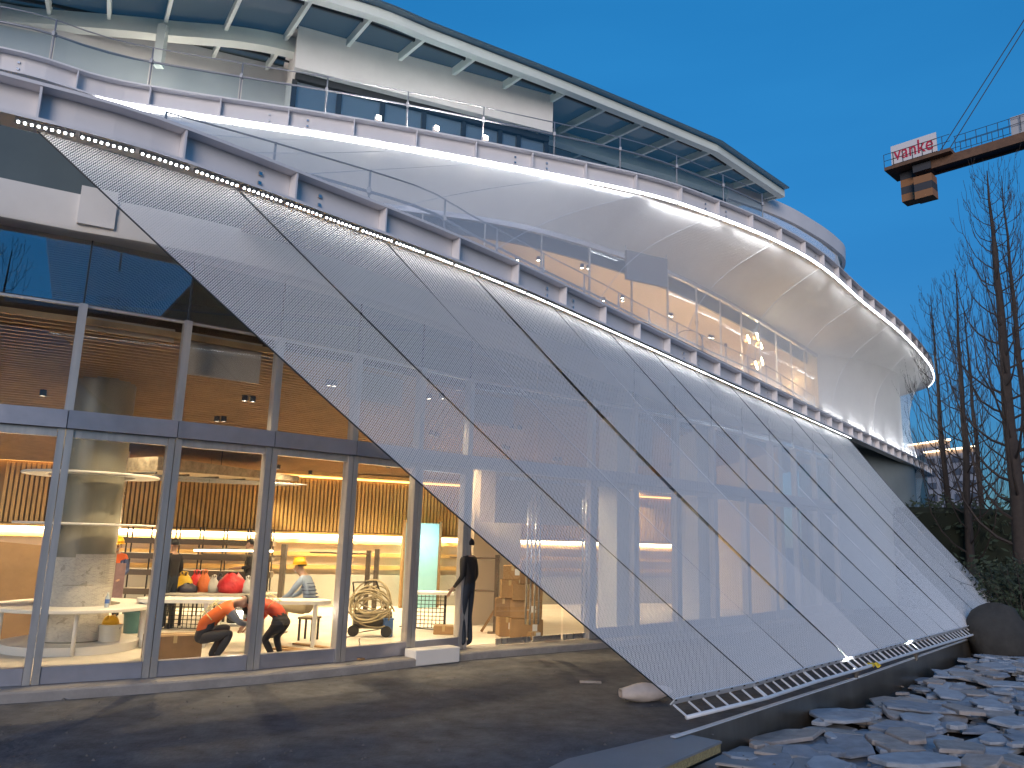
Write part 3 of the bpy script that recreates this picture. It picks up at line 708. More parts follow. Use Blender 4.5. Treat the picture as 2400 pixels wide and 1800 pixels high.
for ci, (y, x) in enumerate(cands):
    ex = random.choice([.16, .28, .36, .44, .52]) * random.uniform(.85, 1.25); ey = ex * random.uniform(.45, .75); n_ = random.randint(5, 8); a0 = random.random() * 6
    ang = sorted(a0 + (k + random.uniform(-.3, .3)) * 2 * math.pi / n_ for k in range(n_)); rz = R(48) + random.gauss(0, .5)
    th = random.uniform(.02, .05); tilt = Matrix.Rotation(random.gauss(0, .06), 3, 'X') @ Matrix.Rotation(random.gauss(0, .06), 3, 'Y') @ Matrix.Rotation(rz, 3, 'Z')
    c = Vector((x, y, BEDZ + th / 2 + random.uniform(.01, .17)))
    ring = [(ex * random.uniform(.72, 1.05) * math.cos(a), ey * random.uniform(.72, 1.05) * math.sin(a)) for a in ang]
    vs = [c + tilt @ Vector((u, v, -th / 2)) for u, v in ring] + [c + tilt @ Vector((u, v, th / 2 - .012)) for u, v in ring] + [c + tilt @ Vector((u * .95, v * .95, th / 2 + random.uniform(-.004, .004))) for u, v in ring]
    fs = [tuple(reversed(range(n_))), tuple(range(2 * n_, 3 * n_))] + [(k * n_ + i, k * n_ + (i + 1) % n_, (k + 1) * n_ + (i + 1) % n_, (k + 1) * n_ + i) for k in (0, 1) for i in range(n_)]
    if ci < 298: MB().add(vs, fs).build('slate_stone', random.choice(['slate_a', 'slate_a', 'slate_b', 'slate_c']), bed)
    else: over.add(vs, fs)
if over.v: over.build('far_slate_stones', 'slate_a', bed)['kind'] = 'stuff'
m = MB()
for i in range(700):
    k = random.randrange(len(CP)); t = random.uniform(.1, 3.8); nn = normals(CP)[k] if i % 50 == 0 else None
    x = CP[k].x + .75 * t + random.gauss(0, .2); y = CP[k].y - .66 * t + random.gauss(0, .2)
    if x < 2.4 and y < 9.3: continue
    r = random.uniform(.015, .06); a0 = random.random() * 6; z = BEDZ + random.uniform(.0, .10)
    ps = [(x + r * math.cos(a0 + q * 1.4) * random.uniform(.5, 1.2), y + r * math.sin(a0 + q * 1.4) * random.uniform(.5, 1.2), z + random.uniform(0, .015)) for q in range(4)]
    m.add(ps + [(p_[0], p_[1], p_[2] - .02) for p_ in ps], [(0, 1, 2, 3), (0, 1, 5, 4), (1, 2, 6, 5), (2, 3, 7, 6), (3, 0, 4, 7)])
m.build('slate_chips', 'slate_c', bed)['kind'] = 'stuff'
# stone slabs in the foreground
mat('slab_stone', (.20, .21, .23), .62, vary=.10, scale=2.5, bump=.12, bscale=30)
mat('slab_edge', (.34, .27, .13), .95, vary=.35, scale=25, bump=1.0, bscale=60)
def slab(pxs, z, th, label):
    P = [atz(x, y, z) for x, y in pxs]
    r = thing('stone_slab', label, 'stone slab', sum(P, Vector()) / len(P) - V(0, 0, th))
    MB().prism([(p.x, p.y) for p in P], z - .02, z).build('slab_top', 'slab_stone', r)
    c = sum(P, Vector()) / len(P)
    MB().prism([(c.x + (p.x - c.x) * .985, c.y + (p.y - c.y) * .985) for p in P], z - th, z - .02).build('slab_body', 'slab_edge', r)
slab([(1330, 1778), (1590, 1716), (1692, 1737), (1440, 1845), (1200, 1900), (1120, 1880)], .035, .10, 'blue grey stone slab with rough yellowish edge beside the steel wall')
slab([(1560, 1830), (1735, 1748), (1800, 1752), (1986, 1790), (1930, 1850), (1600, 1900)], -.20, .09, 'lower stone slab lying among the slates at the bottom edge')
# boulders
mat('boulder_rock', (.04, .038, .036), .9, vary=.3, scale=3, bump=.8, bscale=8)
def boulder(c, s, seed, label):
    r_ = random.Random(seed); o = [(r_.uniform(-1, 1), r_.uniform(-1, 1), r_.uniform(-1, 1), r_.uniform(.7, 1)) for _ in range(9)]
    m = MB(); n_, k_ = 20, 12; vs = []
    for i in range(k_ + 1):
        th = math.pi * i / k_
        for j in range(n_):
            a = 2 * math.pi * j / n_; d = Vector((math.sin(th) * math.cos(a), math.sin(th) * math.sin(a), math.cos(th)))
            q = 1.0
            for ox, oy, oz, h in o: q = min(q, h / max(.35, d.dot(Vector((ox, oy, oz)).normalized()))) if d.dot(Vector((ox, oy, oz)).normalized()) > .35 else q
            q += .03 * math.sin(9 * d.x + seed) * math.cos(7 * d.y)
            vs.append(Vector(c) + Vector((d.x * q * s[0], d.y * q * s[1], d.z * q * s[2])))
    m.add(vs, [(i * n_ + j, i * n_ + (j + 1) % n_, (i + 1) * n_ + (j + 1) % n_, (i + 1) * n_ + j) for i in range(k_) for j in range(n_)])
    tag(m.build('boulder', 'boulder_rock', None, True, 50), label, 'boulder')
boulder((10.9, 17.9, .15), (.72, .62, .72), 3, 'large dark rounded boulder at the far end of the steel edge')
boulder((12.1, 18.2, .0), (.55, .5, .5), 8, 'smaller dark rock beside the large boulder at right')
# small things on the plaza
mat('sack', (.62, .55, .52), .85, vary=.12, scale=6, bump=.4, bscale=10)
p = atz(1515, 1650, 0); m = MB(); Pm = []
for i in range(13):
    u = i / 12; rr = .13 * (math.sin(math.pi * min(1, .08 + u * .95)) ** .45)
    Pm.append([V(p.x - .32 + .70 * u, p.y + .25 * u, .115) + V(rr * .55 * math.cos(a) * -.4, rr * math.cos(a), rr * .82 * math.sin(a) + .01 * math.sin(9 * u + 3 * a)) for a in np.linspace(0, 2 * math.pi, 15)])
tag(m.grid(Pm).build('sack', 'sack', None, True), 'crumpled pale sack lying by the corner of the mesh', 'sack')
mat('plank_grey', (.35, .32, .30), .8, vary=.2, scale=10)
p = atz(1384, 1602, 0); tag(MB().bbox((p.x, p.y, .02), (.30, .045, .03), R(0), .004).build('wood_offcut', 'plank_grey'), 'short pale offcut lying on the dark plaza', 'offcut')
p = atz(780, 1590, 0)
mat('yellow_cloth', (.75, .55, .05), .8, bump=.4, bscale=20)
k_ = 3; q = rail_line[3].lerp(rail_line[4], .45); m = MB(); Pm = []
for i in range(9):
    Pm.append([q + V(.16 * (i / 8 - .5) + .02 * math.sin(j * 2 + i), -.03 + .09 * (j / 6 - .5) + .012 * math.sin(i * 3), .035 + .03 * math.sin(i * 1.7) * math.cos(j * 1.3) - .08 * abs(j / 6 - .5)) for j in range(7)])
tag(m.grid(Pm).build('yellow_cloth', 'yellow_cloth', None, True), 'small yellow cloth draped over the base rail of the mesh', 'cloth')
# ground spotlights under the mesh
for kk, (i0, f0, en) in enumerate(((3, .05, 70), (5, .15, 170), (9, .5, 70))):
    p = bases[i0].lerp(bases[i0 + 1], f0) + V(.09, .0, -.3)
    sp_ = thing('ground_spotlight', ('nearest', 'middle', 'farthest')[kk] + ' of three small ground spotlights in the channel shining up the mesh', 'spotlight', (p.x, p.y, 0), 'spotlights at the foot of the mesh')
    MB().tube([V(p.x, p.y, .013), V(p.x, p.y, .10)], .03, 8).build('stem', 'led_housing', sp_)
    MB().lathe([(.0, .10), (.05, .10), (.065, .19), (.058, .19), (.045, .175), (0, .175)], (p.x, p.y, 0), 14).build('lamp_head', 'led_housing', sp_, True, 40)
    MB().lathe([(0, .18), (.045, .18)], (p.x, p.y, 0), 12).build('lens', 'led', sp_)
    dd = V(-.52, -.34, .66).normalized()
    lamp('spot_glow', 'SPOT', (p.x, p.y, .22), en, (.95, 1, .93), .04, dd.to_track_quat('-Z', 'Y').to_euler(), spot=R(60), parent=sp_)
# ------------------------------------------------------------------ hedge, shrubs, trees
mat('bark', (.045, .034, .03), .9, vary=.3, scale=8, bump=.4)
mat('leaf_dark', (.030, .042, .020), .75, vary=.5, scale=1.5)
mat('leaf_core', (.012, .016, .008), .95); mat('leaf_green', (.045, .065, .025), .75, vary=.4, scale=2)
def leaves(m, pts, size):
    for p in pts:
        d = Vector((random.gauss(0, 1), random.gauss(0, 1), random.gauss(0, 1))).normalized(); e = d.orthogonal().normalized(); s = size * random.uniform(.6, 1.3)
        m.add([p - d * s, p + e * s * .45, p + d * s, p - e * s * .45], [(0, 1, 2, 3)])
def bushy(name, label, cat, c, size, n_, leaf, matn, stems=6, grp=None):
    r_ = thing(name, label, cat, (c[0], c[1], c[2]), grp)
    pts = []
    for _ in range(n_):
        u = Vector((random.uniform(-1, 1), random.uniform(-1, 1), random.uniform(0, 1)))
        ed = 1 + .18 * math.sin(u.x * 7 + c[0]) * math.cos(u.z * 5)
        pts.append(Vector(c) + Vector((u.x * size[0], u.y * size[1] * ed, u.z * size[2] * (1 + .06 * math.sin(u.x * 23 + 1) + .03 * math.sin(u.x * 61)))))
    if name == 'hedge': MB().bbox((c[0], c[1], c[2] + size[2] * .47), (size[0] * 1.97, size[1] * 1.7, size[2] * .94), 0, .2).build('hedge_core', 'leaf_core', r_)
    m = MB(); leaves(m, pts, leaf); m.build('foliage', matn, r_)['kind'] = 'stuff'
    for k in range(stems):
        x = c[0] + random.uniform(-.8, .8) * size[0]; y = c[1] - size[1] * random.uniform(.2, .9)
        MB().tube([V(x, y, c[2] - .3), V(x + random.gauss(0, .12), y, c[2] + size[2] * .5), V(x + random.gauss(0, .25), y, c[2] + size[2] * .95)], [.03, .02, .008], 5).build('stem', 'bark', r_, True)
    return r_
bushy('hedge', 'tall dark clipped hedge behind the right end of the mesh', 'hedge', (21.5, 29, -.4), (7.6, 1.8, 4.1), 15000, .13, 'leaf_dark', 10)
bushy('shrub', 'dark leafy shrub in front of the hedge beside the mesh edge', 'shrub', (13.2, 21.2, -.4), (1.1, .8, 2.1), 2600, .09, 'leaf_dark', 7)
bushy('shrub', 'greener shrub at the right edge beside the boulder', 'shrub', (14.9, 20.6, -.4), (1.2, .9, 1.5), 2400, .085, 'leaf_green', 6)
bushy('shrub', 'low dark shrub close behind the large boulder', 'shrub', (12.3, 19.6, -.4), (.8, .5, 1.0), 1200, .07, 'leaf_green', 5)
def poplar(base, H, r0, seed, label, nb=46, spread=1.0, grp='bare poplar trees'):
    g = random.Random(seed); b = Vector(base); root = thing('poplar_tree', label, 'tree', b, grp)
    lean = Vector((g.gauss(0, .012), g.gauss(0, .012), 0)); tp = []
    for i in range(15):
        z = H * i / 14; tp.append(b + lean * z + V(g.gauss(0, .02), g.gauss(0, .02), z))
    MB().tube(tp, [max(.008, r0 * (1 - i / 14.5) ** .85) for i in range(15)], 7).build('trunk', 'bark', root, True)
    m = MB()
    for k in range(nb):
        u = .16 + .82 * (k / nb) ** .9; z = H * u; i = min(13, int(u * 14)); o = tp[i].lerp(tp[i + 1], u * 14 - i)
        az = k * 2.4 + g.gauss(0, .4); ln = H * (.30 * (1 - u) ** .75 + .05) * g.uniform(.75, 1.2) * spread
        h = Vector((math.cos(az), math.sin(az), 0)); pts = []; n_ = 6
        for j in range(n_ + 1):
            s = j / n_; out = ln * .42 * (1 - (1 - s) ** 2.2); upz = ln * (s * .30 + .70 * s * s)
            pts.append(o + h * out + V(g.gauss(0, .02), g.gauss(0, .02), upz))
        rb = max(.010, r0 * .20 * (1 - u) + .008)
        m.tube(pts, [max(.005, rb * (1 - s / (n_ + 1))) for s in range(n_ + 1)], 4, False)
        for q in range(g.randint(3, 6)):
            s = g.uniform(.2, .95); jj = min(n_ - 1, int(s * n_)); o2 = pts[jj].lerp(pts[jj + 1], s * n_ - jj)
            l2 = ln * g.uniform(.14, .36); a2 = az + g.gauss(0, 1.0); h2 = Vector((math.cos(a2), math.sin(a2), 0))
            t2 = [o2 + h2 * (l2 * .4 * (1 - (1 - e) ** 2)) + V(0, 0, l2 * (e * .35 + .65 * e * e)) for e in (0, .35, .7, 1)]
            m.tube(t2, [.0075, .006, .005, .0035], 3, False)
            for _ in range(g.randint(0, 2)):
                o3 = t2[2]; l3 = l2 * .5; a3 = a2 + g.gauss(0, .9)
                m.tube([o3, o3 + V(math.cos(a3) * l3 * .3, math.sin(a3) * l3 * .3, l3 * .6), o3 + V(math.cos(a3) * l3 * .35, math.sin(a3) * l3 * .35, l3)], [.005, .004, .003], 3, False)
    m.build('crown', 'bark', root)['kind'] = 'stuff'
    return root
def tree_at(px, py, Y, top, r0, seed, label, **k):
    p = aty(px, py, Y); t = aty(*top, Y); poplar((p.x, p.y, -.4), t.z + .4, r0, seed, label, **k)
tree_at(2382, 1160, 22, (2280, 390), .26, 1, 'tallest bare poplar with thick trunk at the right edge', nb=60)
tree_at(2258, 1165, 27, (2235, 640), .17, 2, 'slender bare poplar left of the tallest one')
tree_at(2222, 1165, 29, (2205, 690), .15, 3, 'bare poplar nearest the white building tip')
tree_at(2300, 1165, 34, (2290, 700), .16, 4, 'bare poplar standing behind the thick trunk on its left')
tree_at(2425, 1165, 27, (2395, 420), .18, 5, 'bare poplar cut by the right picture edge', nb=54)
# arching twig over the net corner by the boulder
g = random.Random(4); tr = thing('bare_shrub', 'thin bare arching twigs over the lower right mesh corner', 'shrub', (12.2, 18.8, -.36)); 
for k in range(7):
    a = Vector((12.2, 18.8, -.36)); e = Vector((9.6 + k * .34, 17.3 + k * .12, 1.2 + g.uniform(0, .9))); pts = []
    for j in range(9):
        s = j / 8; pts.append(a.lerp(e, s) + V(0, 0, math.sin(s * math.pi) * .35 + g.gauss(0, .02)))
    MB().tube(pts, [.012 * (1 - j / 11) for j in range(9)], 4).build('twig', 'bark', tr, True)
    m = MB()
    for q in range(26):
        s = g.uniform(.35, 1); j = min(7, int(s * 8)); leaves(m, [pts[j].lerp(pts[j + 1], s * 8 - j) + V(g.gauss(0, .06), g.gauss(0, .06), g.gauss(0, .06))], .03)
    m.build('leaf_cluster', 'leaf_dark', tr)['kind'] = 'stuff'
# trees across the street, seen only as reflections in the glazing
for k, (x, y, h) in enumerate([(-4.5, -9, 11), (2.2, -12, 12.5), (8.5, -8, 11.5), (-11, -11, 12)]):
    poplar((x, y, -.4), h, .2, 20 + k, 'bare poplar across the street reflected in the glazing, ' + ['first', 'second', 'third', 'fourth'][k] + ' of four', nb=40, grp='poplars across the street')
# ------------------------------------------------------------------ towers far behind
mat('tower_beige', (.62, .46, .36), .85, vary=.06, scale=.1); mat('tower_grey', (.42, .41, .45), .85); mat('tower_glass', (.13, .14, .18), .2); mat('warm_line', (1, .8, .6), .5, emit=(1, .78, .5), es=1.2)
def tower(px0, px1, pxe, ytop, Y, d, label):
    a = aty(px0, ytop, Y); b = aty(px1, ytop, Y); c = aty(pxe, ytop, Y + d); H = a.z
    r_ = thing('tower_block', label, 'tower', (a.x, a.y, -1.2))
    MB().add([V(a.x, a.y, -1.2), V(b.x, b.y - 14, -1.2), V(c.x, c.y, -1.2), V(a.x + 6, c.y + 12, -1.2), V(a.x, a.y, H), V(b.x, b.y - 14, H), V(c.x, c.y, H), V(a.x + 6, c.y + 12, H)], [(0, 1, 5, 4), (1, 2, 6, 5), (2, 3, 7, 6), (3, 0, 4, 7), (4, 5, 6, 7)]).build('tower_wall', 'tower_beige', r_)
    P0, P1, P2 = V(a.x, a.y, 0), V(b.x, b.y - 14, 0), V(c.x, c.y, 0)
    u = (P1 - P0).normalized(); n1 = V(u.y, -u.x, 0); L1 = (P1 - P0).length
    MB().bar(P0 + n1 * .05 + u * .3 + V(0, 0, H * .48), P0 + n1 * .05 + u * (L1 - .3) + V(0, 0, H * .48), .2, H * .96).build('balcony_front', 'tower_grey', r_)
    MB().bar(P0 + n1 * .2 + V(0, 0, H + .15), P1 + n1 * .2 + V(0, 0, H + .15), .5, .35).build('roof_light', 'warm_line', r_)
    MB().bar(P1 + V(0, 0, H + .15), P2 + V(0, 0, H + .15), .5, .35).build('roof_light', 'warm_line', r_)
    for z in np.arange(2, H - 2.5, 2.9):
        for k in range(4):
            q = P0 + u * (L1 * (k + .5) / 4) + n1 * .2
            MB().bar(q + V(0, 0, z), q + V(0, 0, z + 1.5), L1 * .16, .2, up=n1).build('window', 'tower_glass', r_)
        v = (P2 - P1).normalized(); n2 = V(v.y, -v.x, 0)
        q = P1.lerp(P2, .72) + n2 * .1
        MB().bar(q + V(0, 0, z), q + V(0, 0, z + 1.4), 1.2, .2, up=n2).build('window', 'tower_glass', r_)
tower(2168, 2209, 2251, 1062, 190, 10, 'beige tower block with grey balcony front and lit roof edge')
tower(2130, 2160, 2180, 1045, 215, 8, 'beige tower block half hidden behind the white tip')
# ------------------------------------------------------------------ tower crane
mat('crane_steel', (.16, .085, .05), .7, vary=.25, scale=2); mat('crane_dark', (.05, .05, .06), .7); mat('crane_yellow', (.30, .14, .06), .6); mat('sign_white', (.72, .68, .70), .6); mat('sign_red', (.55, .02, .06), .5); mat('crane_grey', (.45, .45, .48), .6)
ZC = 40.0
ca = atz(2088, 412, ZC); cb_ = atz(2400, 318, ZC); ct = (cb_ - ca).normalized(); cn = V(ct.y, -ct.x, 0)
CRN = thing('tower_crane', 'tower crane rear arm with striped counterweights and white name board', 'crane', ca)
Lc = (cb_ - ca).length
def cp(s, o, z): return ca + ct * s + cn * o + V(0, 0, z)
MB().bar(cp(0, 0, 0.1), cp(Lc * .52, 0, 0.1), 3.4, .35).build('platform', 'crane_steel', CRN)
MB().bar(cp(Lc * .3, .75, -.5), cp(Lc * 1.9, .75, -.5), .35, .9).build('arm_girder', 'crane_steel', CRN)
MB().bar(cp(Lc * .3, -.75, -.5), cp(Lc * 1.9, -.75, -.5), .35, .9).build('arm_girder', 'crane_steel', CRN)
for k in range(14):
    s = Lc * (.32 + .11 * k); MB().bar(cp(s, -.6, -.5), cp(s, .6, -.5), .15, .5).build('cross_member', 'crane_dark', CRN)
MB().bar(cp(Lc * .3, 0, -.75), cp(Lc * 1.9, 0, -.75), 1.3, .06).build('underside_plate', 'crane_dark', CRN)
for j, (s, o, dz) in enumerate(((Lc * .15, -.55, 0), (Lc * .28, .35, -.5))):
    cw = None
    for q in range(4):
        z0 = -.1 - q * .78 + dz * (q > 0)
        b = MB().bar(cp(s - Lc * .07, o, z0 - .45), cp(s + Lc * .07, o, z0 - .45), 1.5, .77).build('counterweight', 'crane_yellow' if q % 2 == (1 if j == 0 else 1) else 'crane_dark', CRN)
a0, a1 = cp(Lc * .06, 1.5, .35), cp(Lc * .42, 1.5, .35)
sb = MB().bar(a0 + V(0, 0, 1.05), a1 + V(0, 0, 1.05), .12, 2.0).build('name_board', 'sign_white', CRN)
fc = bpy.data.curves.new('lettering', 'FONT'); fc.body = 'vanke'; fc.align_x = 'CENTER'; fc.align_y = 'CENTER'; fc.extrude = .03; fc.size = 1
fo = bpy.data.objects.new('lettering_src', fc); COL.objects.link(fo); bpy.context.view_layer.update()
fm = bpy.data.meshes.new_from_object(fo.evaluated_get(bpy.context.evaluated_depsgraph_get())); bpy.data.objects.remove(fo)
xsv = [v.co.x for v in fm.vertices]; ysv = [v.co.y for v in fm.vertices]; wv = max(xsv) - min(xsv); hv = max(ysv) - min(ysv); cyv = (max(ysv) + min(ysv)) / 2
Lsgn = (a1 - a0).length * .86
ctr = (a0 + a1) / 2 + V(0, 0, 1.1) + cn * .08
for v in fm.vertices:
    q = ctr + ct * (v.co.x / wv * Lsgn) + V(0, 0, (v.co.y - cyv) / hv * 1.45) + cn * v.co.z
    v.co = q - ca
fm.materials.clear(); fm.materials.append(MT['sign_red']); lo = bpy.data.objects.new('lettering', fm); COL.objects.link(lo); lo.parent = sb
for s in np.linspace(0, Lc * 1.0, 14):
    for o in (1.6, -1.6):
        if s > Lc * .53: o *= .5
        MB().tube([cp(s, o, .2), cp(s, o, 1.7)], .035, 4).build('guard_post', 'crane_dark', CRN)
for o in (1.6, -1.6):
    for z in (1.0, 1.7):
        MB().tube([cp(0, o, z), cp(Lc * .52, o, z)], .03, 4).build('guard_rail', 'crane_dark', CRN)
        MB().tube([cp(Lc * .53, o * .5, z), cp(Lc * 1.9, o * .5, z)], .03, 4).build('guard_rail', 'crane_dark', CRN)
MB().bar(cp(Lc * .93, 0, 1.0), cp(Lc * 1.2, 0, 1.0), 1.2, 1.8).build('winch_box', 'crane_grey', CRN)
for o in (.7, -.7):
    e = atz(2400, 150, ZC + 0) ; top = cp(Lc * 1.9, o * .3, 24)
    MB().tube([cp(Lc * .40, o, .4), top], .05, 4).build('stay_cable', 'crane_dark', CRN)
mst = cp(Lc * 1.9, 0, 0)
MB().box((mst.x, mst.y, 11), (1.8, 1.8, 80)).build('mast', 'crane_yellow', CRN)
# ------------------------------------------------------------------ ground floor interior
mat('floor_screed', (.58, .53, .46), .55, vary=.12, scale=2.2, bump=.08, bscale=12)
mat('wood_slat', (.42, .26, .12), .55, vary=.18, scale=3)
mat('ceiling_void', (.05, .033, .02), .8)
mat('wood_batten', (.52, .33, .12), .5, vary=.12, scale=3)
mat('wood_back', (.22, .13, .05), .7)
mat('cream_wall', (.66, .56, .42), .8, vary=.03, scale=1)
mat('pale_panel', (.40, .34, .28), .85, vary=.10, scale=3)
mat('dado', (.40, .38, .33), .6)
mat('brown_board', (.115, .085, .055), .5, .2, vary=.1)
mat('black_metal', (.03, .028, .025), .5, .5)
mat('column_film', (.24, .225, .18), .42, .1, vary=.06, scale=2)
mat('white_lam', (.80, .77, .72), .35)
mat('cove_warm', (1, .7, .3), .5, emit=(1, .52, .14), es=1.4)
mat('strip_warm', (1, .9, .7), .5, emit=(1, .82, .52), es=6)
mat('lamp_disc', (1, .9, .8), .5, emit=(1, .84, .62), es=22)
mat('cyan_wall', (.28, .55, .60), .8); mat('cardboard', (.36, .215, .10), .85, vary=.12, scale=4, bump=.1, bscale=20)
mat('cardboard_dark', (.25, .15, .075), .85, vary=.12, scale=4); mat('tape', (.50, .36, .17), .3); mat('label_white', (.75, .75, .72), .7)
FI = offset(FAC, -.26)
BW0, BWd = V(-5.7, 20.0, 0), V(.90, .434, 0).normalized(); BWn = V(BWd.y, -BWd.x, 0)
def bw(s, z, o=0): return BW0 + BWd * s + BWn * o + V(0, 0, z)
fl_poly = [(p.x, p.y) for p in FI] + [(bw(15, 0).x, bw(15, 0).y), (bw(-10, 0).x, bw(-10, 0).y), (-15, 9.5)]
struct(MB().prism(fl_poly, .02, ZF + .003).build('interior_floor', 'floor_screed'))
def cz(d): return 4.66 - .155 * d - .05 * math.sin(d * 1.3)
CEIL = struct(MB().grid([[V(p.x, p.y, cz(d) + .16) for p in offset(FAC, -d)] for d in np.linspace(.3, 9.2, 16)]).build('slat_ceiling', 'ceiling_void'))
d = .36
while d < 8.9:
    P = [V(p.x, p.y, cz(d)) for p in offset(FAC, -d)]
    MB().sweep(P, [(-.022, -.03), (.022, -.03), (.022, .05), (-.022, .05)]).build('ceiling_slat', 'wood_slat', CEIL)
    d += .125
# pale panels at the front of the ceiling
for (i, f0, f1, zb) in ((3, .06, .94, 4.50), (4, .06, .92, 4.08), (6, .10, .95, 4.10), (8, .25, .85, 4.05), (11, .1, .8, 3.6)):
    a = FI[i].lerp(FI[i + 1], f0); b = FI[i].lerp(FI[i + 1], f1); t = (b - a).normalized(); nn = V(t.y, -t.x, 0); m_ = (a + b) / 2 + nn * -.18
    MB().bar(m_ + V(0, 0, zb), m_ + V(0, 0, 4.68), (b - a).length, .05, up=nn).build('ceiling_panel', 'pale_panel', CEIL)
# back wall with battens, light shelf and niche bands
BWL = struct(MB().bar(bw(-10, 1.85, -.15), bw(15, 1.85, -.15), .2, 3.5).build('back_wall', 'wood_back'))
s = -6.0
while s < 13.5:
    MB().bar(bw(s, 1.99, .0), bw(s, 3.30, .0), .062, .05, up=BWn).build('batten', 'wood_batten', BWL); s += .098
MB().bar(bw(-8, 3.36, .02), bw(13.5, 3.36, .02), .10, .04).build('cove_light', 'cove_warm', BWL)
MB().bar(bw(-8, 3.43, .12), bw(13.5, 3.43, .12), .4, .08).build('cove_board', 'wood_batten', BWL)
MB().bar(bw(-8, 1.94, .04), bw(13.5, 1.94, .04), .16, .05).build('light_shelf', 'wood_batten', BWL)
MB().bar(bw(-8, 1.88, .05), bw(13.5, 1.88, .05), .06, .055).build('strip_light', 'strip_warm', BWL)
MB().bar(bw(-8, 1.4, -.03), bw(13.5, 1.4, -.03), .03, .95).build('niche_back', 'cream_wall', BWL)
for z in (1.74, 1.42, 1.10):
    MB().bar(bw(-8, z, .06), bw(13.5, z, .06), .16, .10).build('shelf_board', 'wood_batten', BWL)
MB().bar(bw(-8, .52, .04), bw(13.5, .52, .04), .12, .80).build('dado_panel', 'dado', BWL)
for k in range(5):
    l_ = lamp('strip_glow', 'AREA', bw(-6 + k * 4.2, 1.86, .16), 55 if k < 3 else 18, WARM, .08, None, 4.0)
    l_.rotation_euler = Matrix((BWn.cross(V(0, 0, 1)) * 0 + BWn, BWd, -V(0, 0, 1))).transposed().to_euler(); l_.data.size = .1
    l_.rotation_euler = Matrix.Rotation(math.atan2(BWd.y, BWd.x) - math.pi / 2, 4, 'Z').to_euler()
    l_.parent = BWL
# side walls of the room
MB().bar(bw(12.2, 2.4, 0), V(7.6, 21.9, 2.4), .15, 4.6).build('side_partition', 'cream_wall', BWL)
MB().bar(bw(-9, 2.4, 0), V(-14, 10, 2.4), .15, 4.6).build('side_partition', 'cream_wall', BWL)
# cream partition and bulkhead behind the doors
pa, pb = aty(1100, 1400, 17.2), aty(1212, 1400, 18.6)
MB().bar(V(pa.x, pa.y, 1.75), V(pb.x, pb.y, 1.75), .12, 3.3).build('partition', 'cream_wall', BWL)
pa, pb = aty(1142, 1200, 16.2), aty(1395, 1200, 18.2)
MB().bar(V(pa.x, pa.y, 2.92), V(pb.x, pb.y, 2.92), .5, 1.3).build('bulkhead', 'pale_panel', BWL)
# doorway to a cyan room
pd = aty(987, 1300, 21.0)
dr = MB().bar(V(pd.x, pd.y, .0) + V(0, 0, ZF) , V(pd.x, pd.y, 2.28), .95, .02, up=BWn).build('doorway', 'cyan_wall', BWL)
for sg in (-1, 1): MB().bar(V(pd.x, pd.y, ZF) + BWd * (.5 * sg), V(pd.x, pd.y, 2.34) + BWd * (.5 * sg), .06, .14, up=BWn).build('door_jamb', 'wood_back', dr)
lamp('door_glow', 'POINT', V(pd.x, pd.y, 1.9) + BWn * .5 + V(.1, 0, 0), 9, (.7, .95, 1), .15)
# downlights
def downlight(p, z, zc, warm=True, e=0, lab='', grp=''):
    r_ = thing('downlight', lab, 'downlight', (p.x, p.y, z), grp)
    MB().lathe([(0, .10), (.05, .10), (.05, 0), (.042, 0), (.042, .012)], (p.x, p.y, z), 12).build('housing', 'black_metal', r_, True, 40)
    MB().lathe([(0, .012), (.041, .012)], (p.x, p.y, z), 12).build('lens', 'lamp_disc', r_)
    if zc > z + .11: MB().tube([V(p.x, p.y, z + .1), V(p.x, p.y, zc)], .006, 4).build('stem', 'black_metal', r_)
    if e and z > 6: lamp('downlight_glow', 'POINT', (p.x, p.y, z - 1.1), e, (1, .66, .34), .06, parent=r_)  # added lamp in open air below the fixture, placed to light the ceiling
    elif e: lamp('downlight_glow', 'SPOT', (p.x, p.y, z - .015), e, WARM, .035, (0, 0, 0), spot=R(125), parent=r_)
def dl_px(px, py, d, e=0):
    """downlight hung at depth d behind the facade, found along the pixel's ray"""
    best = None
    for Y in np.linspace(9, 26, 340):
        q = aty(px, py, Y)
        dm = min((Vector((q.x, q.y, 0)) - p).length for p in resample(FAC, n=60))
        if best is None or abs(dm - d) < best[0]: best = (abs(dm - d), q)
    return best[1]
_fr = resample(FAC, n=120)
def inside_depth(q): return min((Vector((q.x, q.y, 0)) - p).length for p in _fr)
def dl_on_ceiling(px, py, drop):
    """walk the pixel's ray until it meets the slatted ceiling"""
    for Y in np.linspace(9.5, 27, 500):
        q = aty(px, py, Y)
        if q.z > cz(inside_depth(q)) - drop and inside_depth(q) > .4:
            pass
        if q.z >= cz(inside_depth(q)) - drop: return q
    return None
cand = [(445, 838, 1), (573, 940, 0), (592, 942, 1), (508, 988, 0), (524, 988, 0), (100, 928, 1), (770, 904, 1), (783, 906, 0), (1006, 935, 1), (1035, 935, 0), (1010, 1020, 0), (1024, 1024, 1), (1199, 1005, 1), (1218, 1008, 0), (1180, 1052, 0), (1190, 1056, 1), (640, 1098, 1), (652, 1099, 0), (703, 1070, 1), (830, 1085, 1), (910, 1097, 1), (727, 1112, 0), (1300, 1080, 0), (1313, 1080, 0), (1490, 1117, 1), (1502, 1118, 0), (1572, 1092, 0), (1595, 1140, 0), (1615, 1142, 0), (300, 1000, 1)]
ncl = 0
for (x, y, e) in cand:
    q = dl_on_ceiling(x, y, .13)
    if q is None: continue
    ncl += 1
    downlight(q, q.z, cz(inside_depth(q)), True, 125 if e else 0, 'small black downlight under the slatted ground floor ceiling', 'ground floor ceiling downlights')
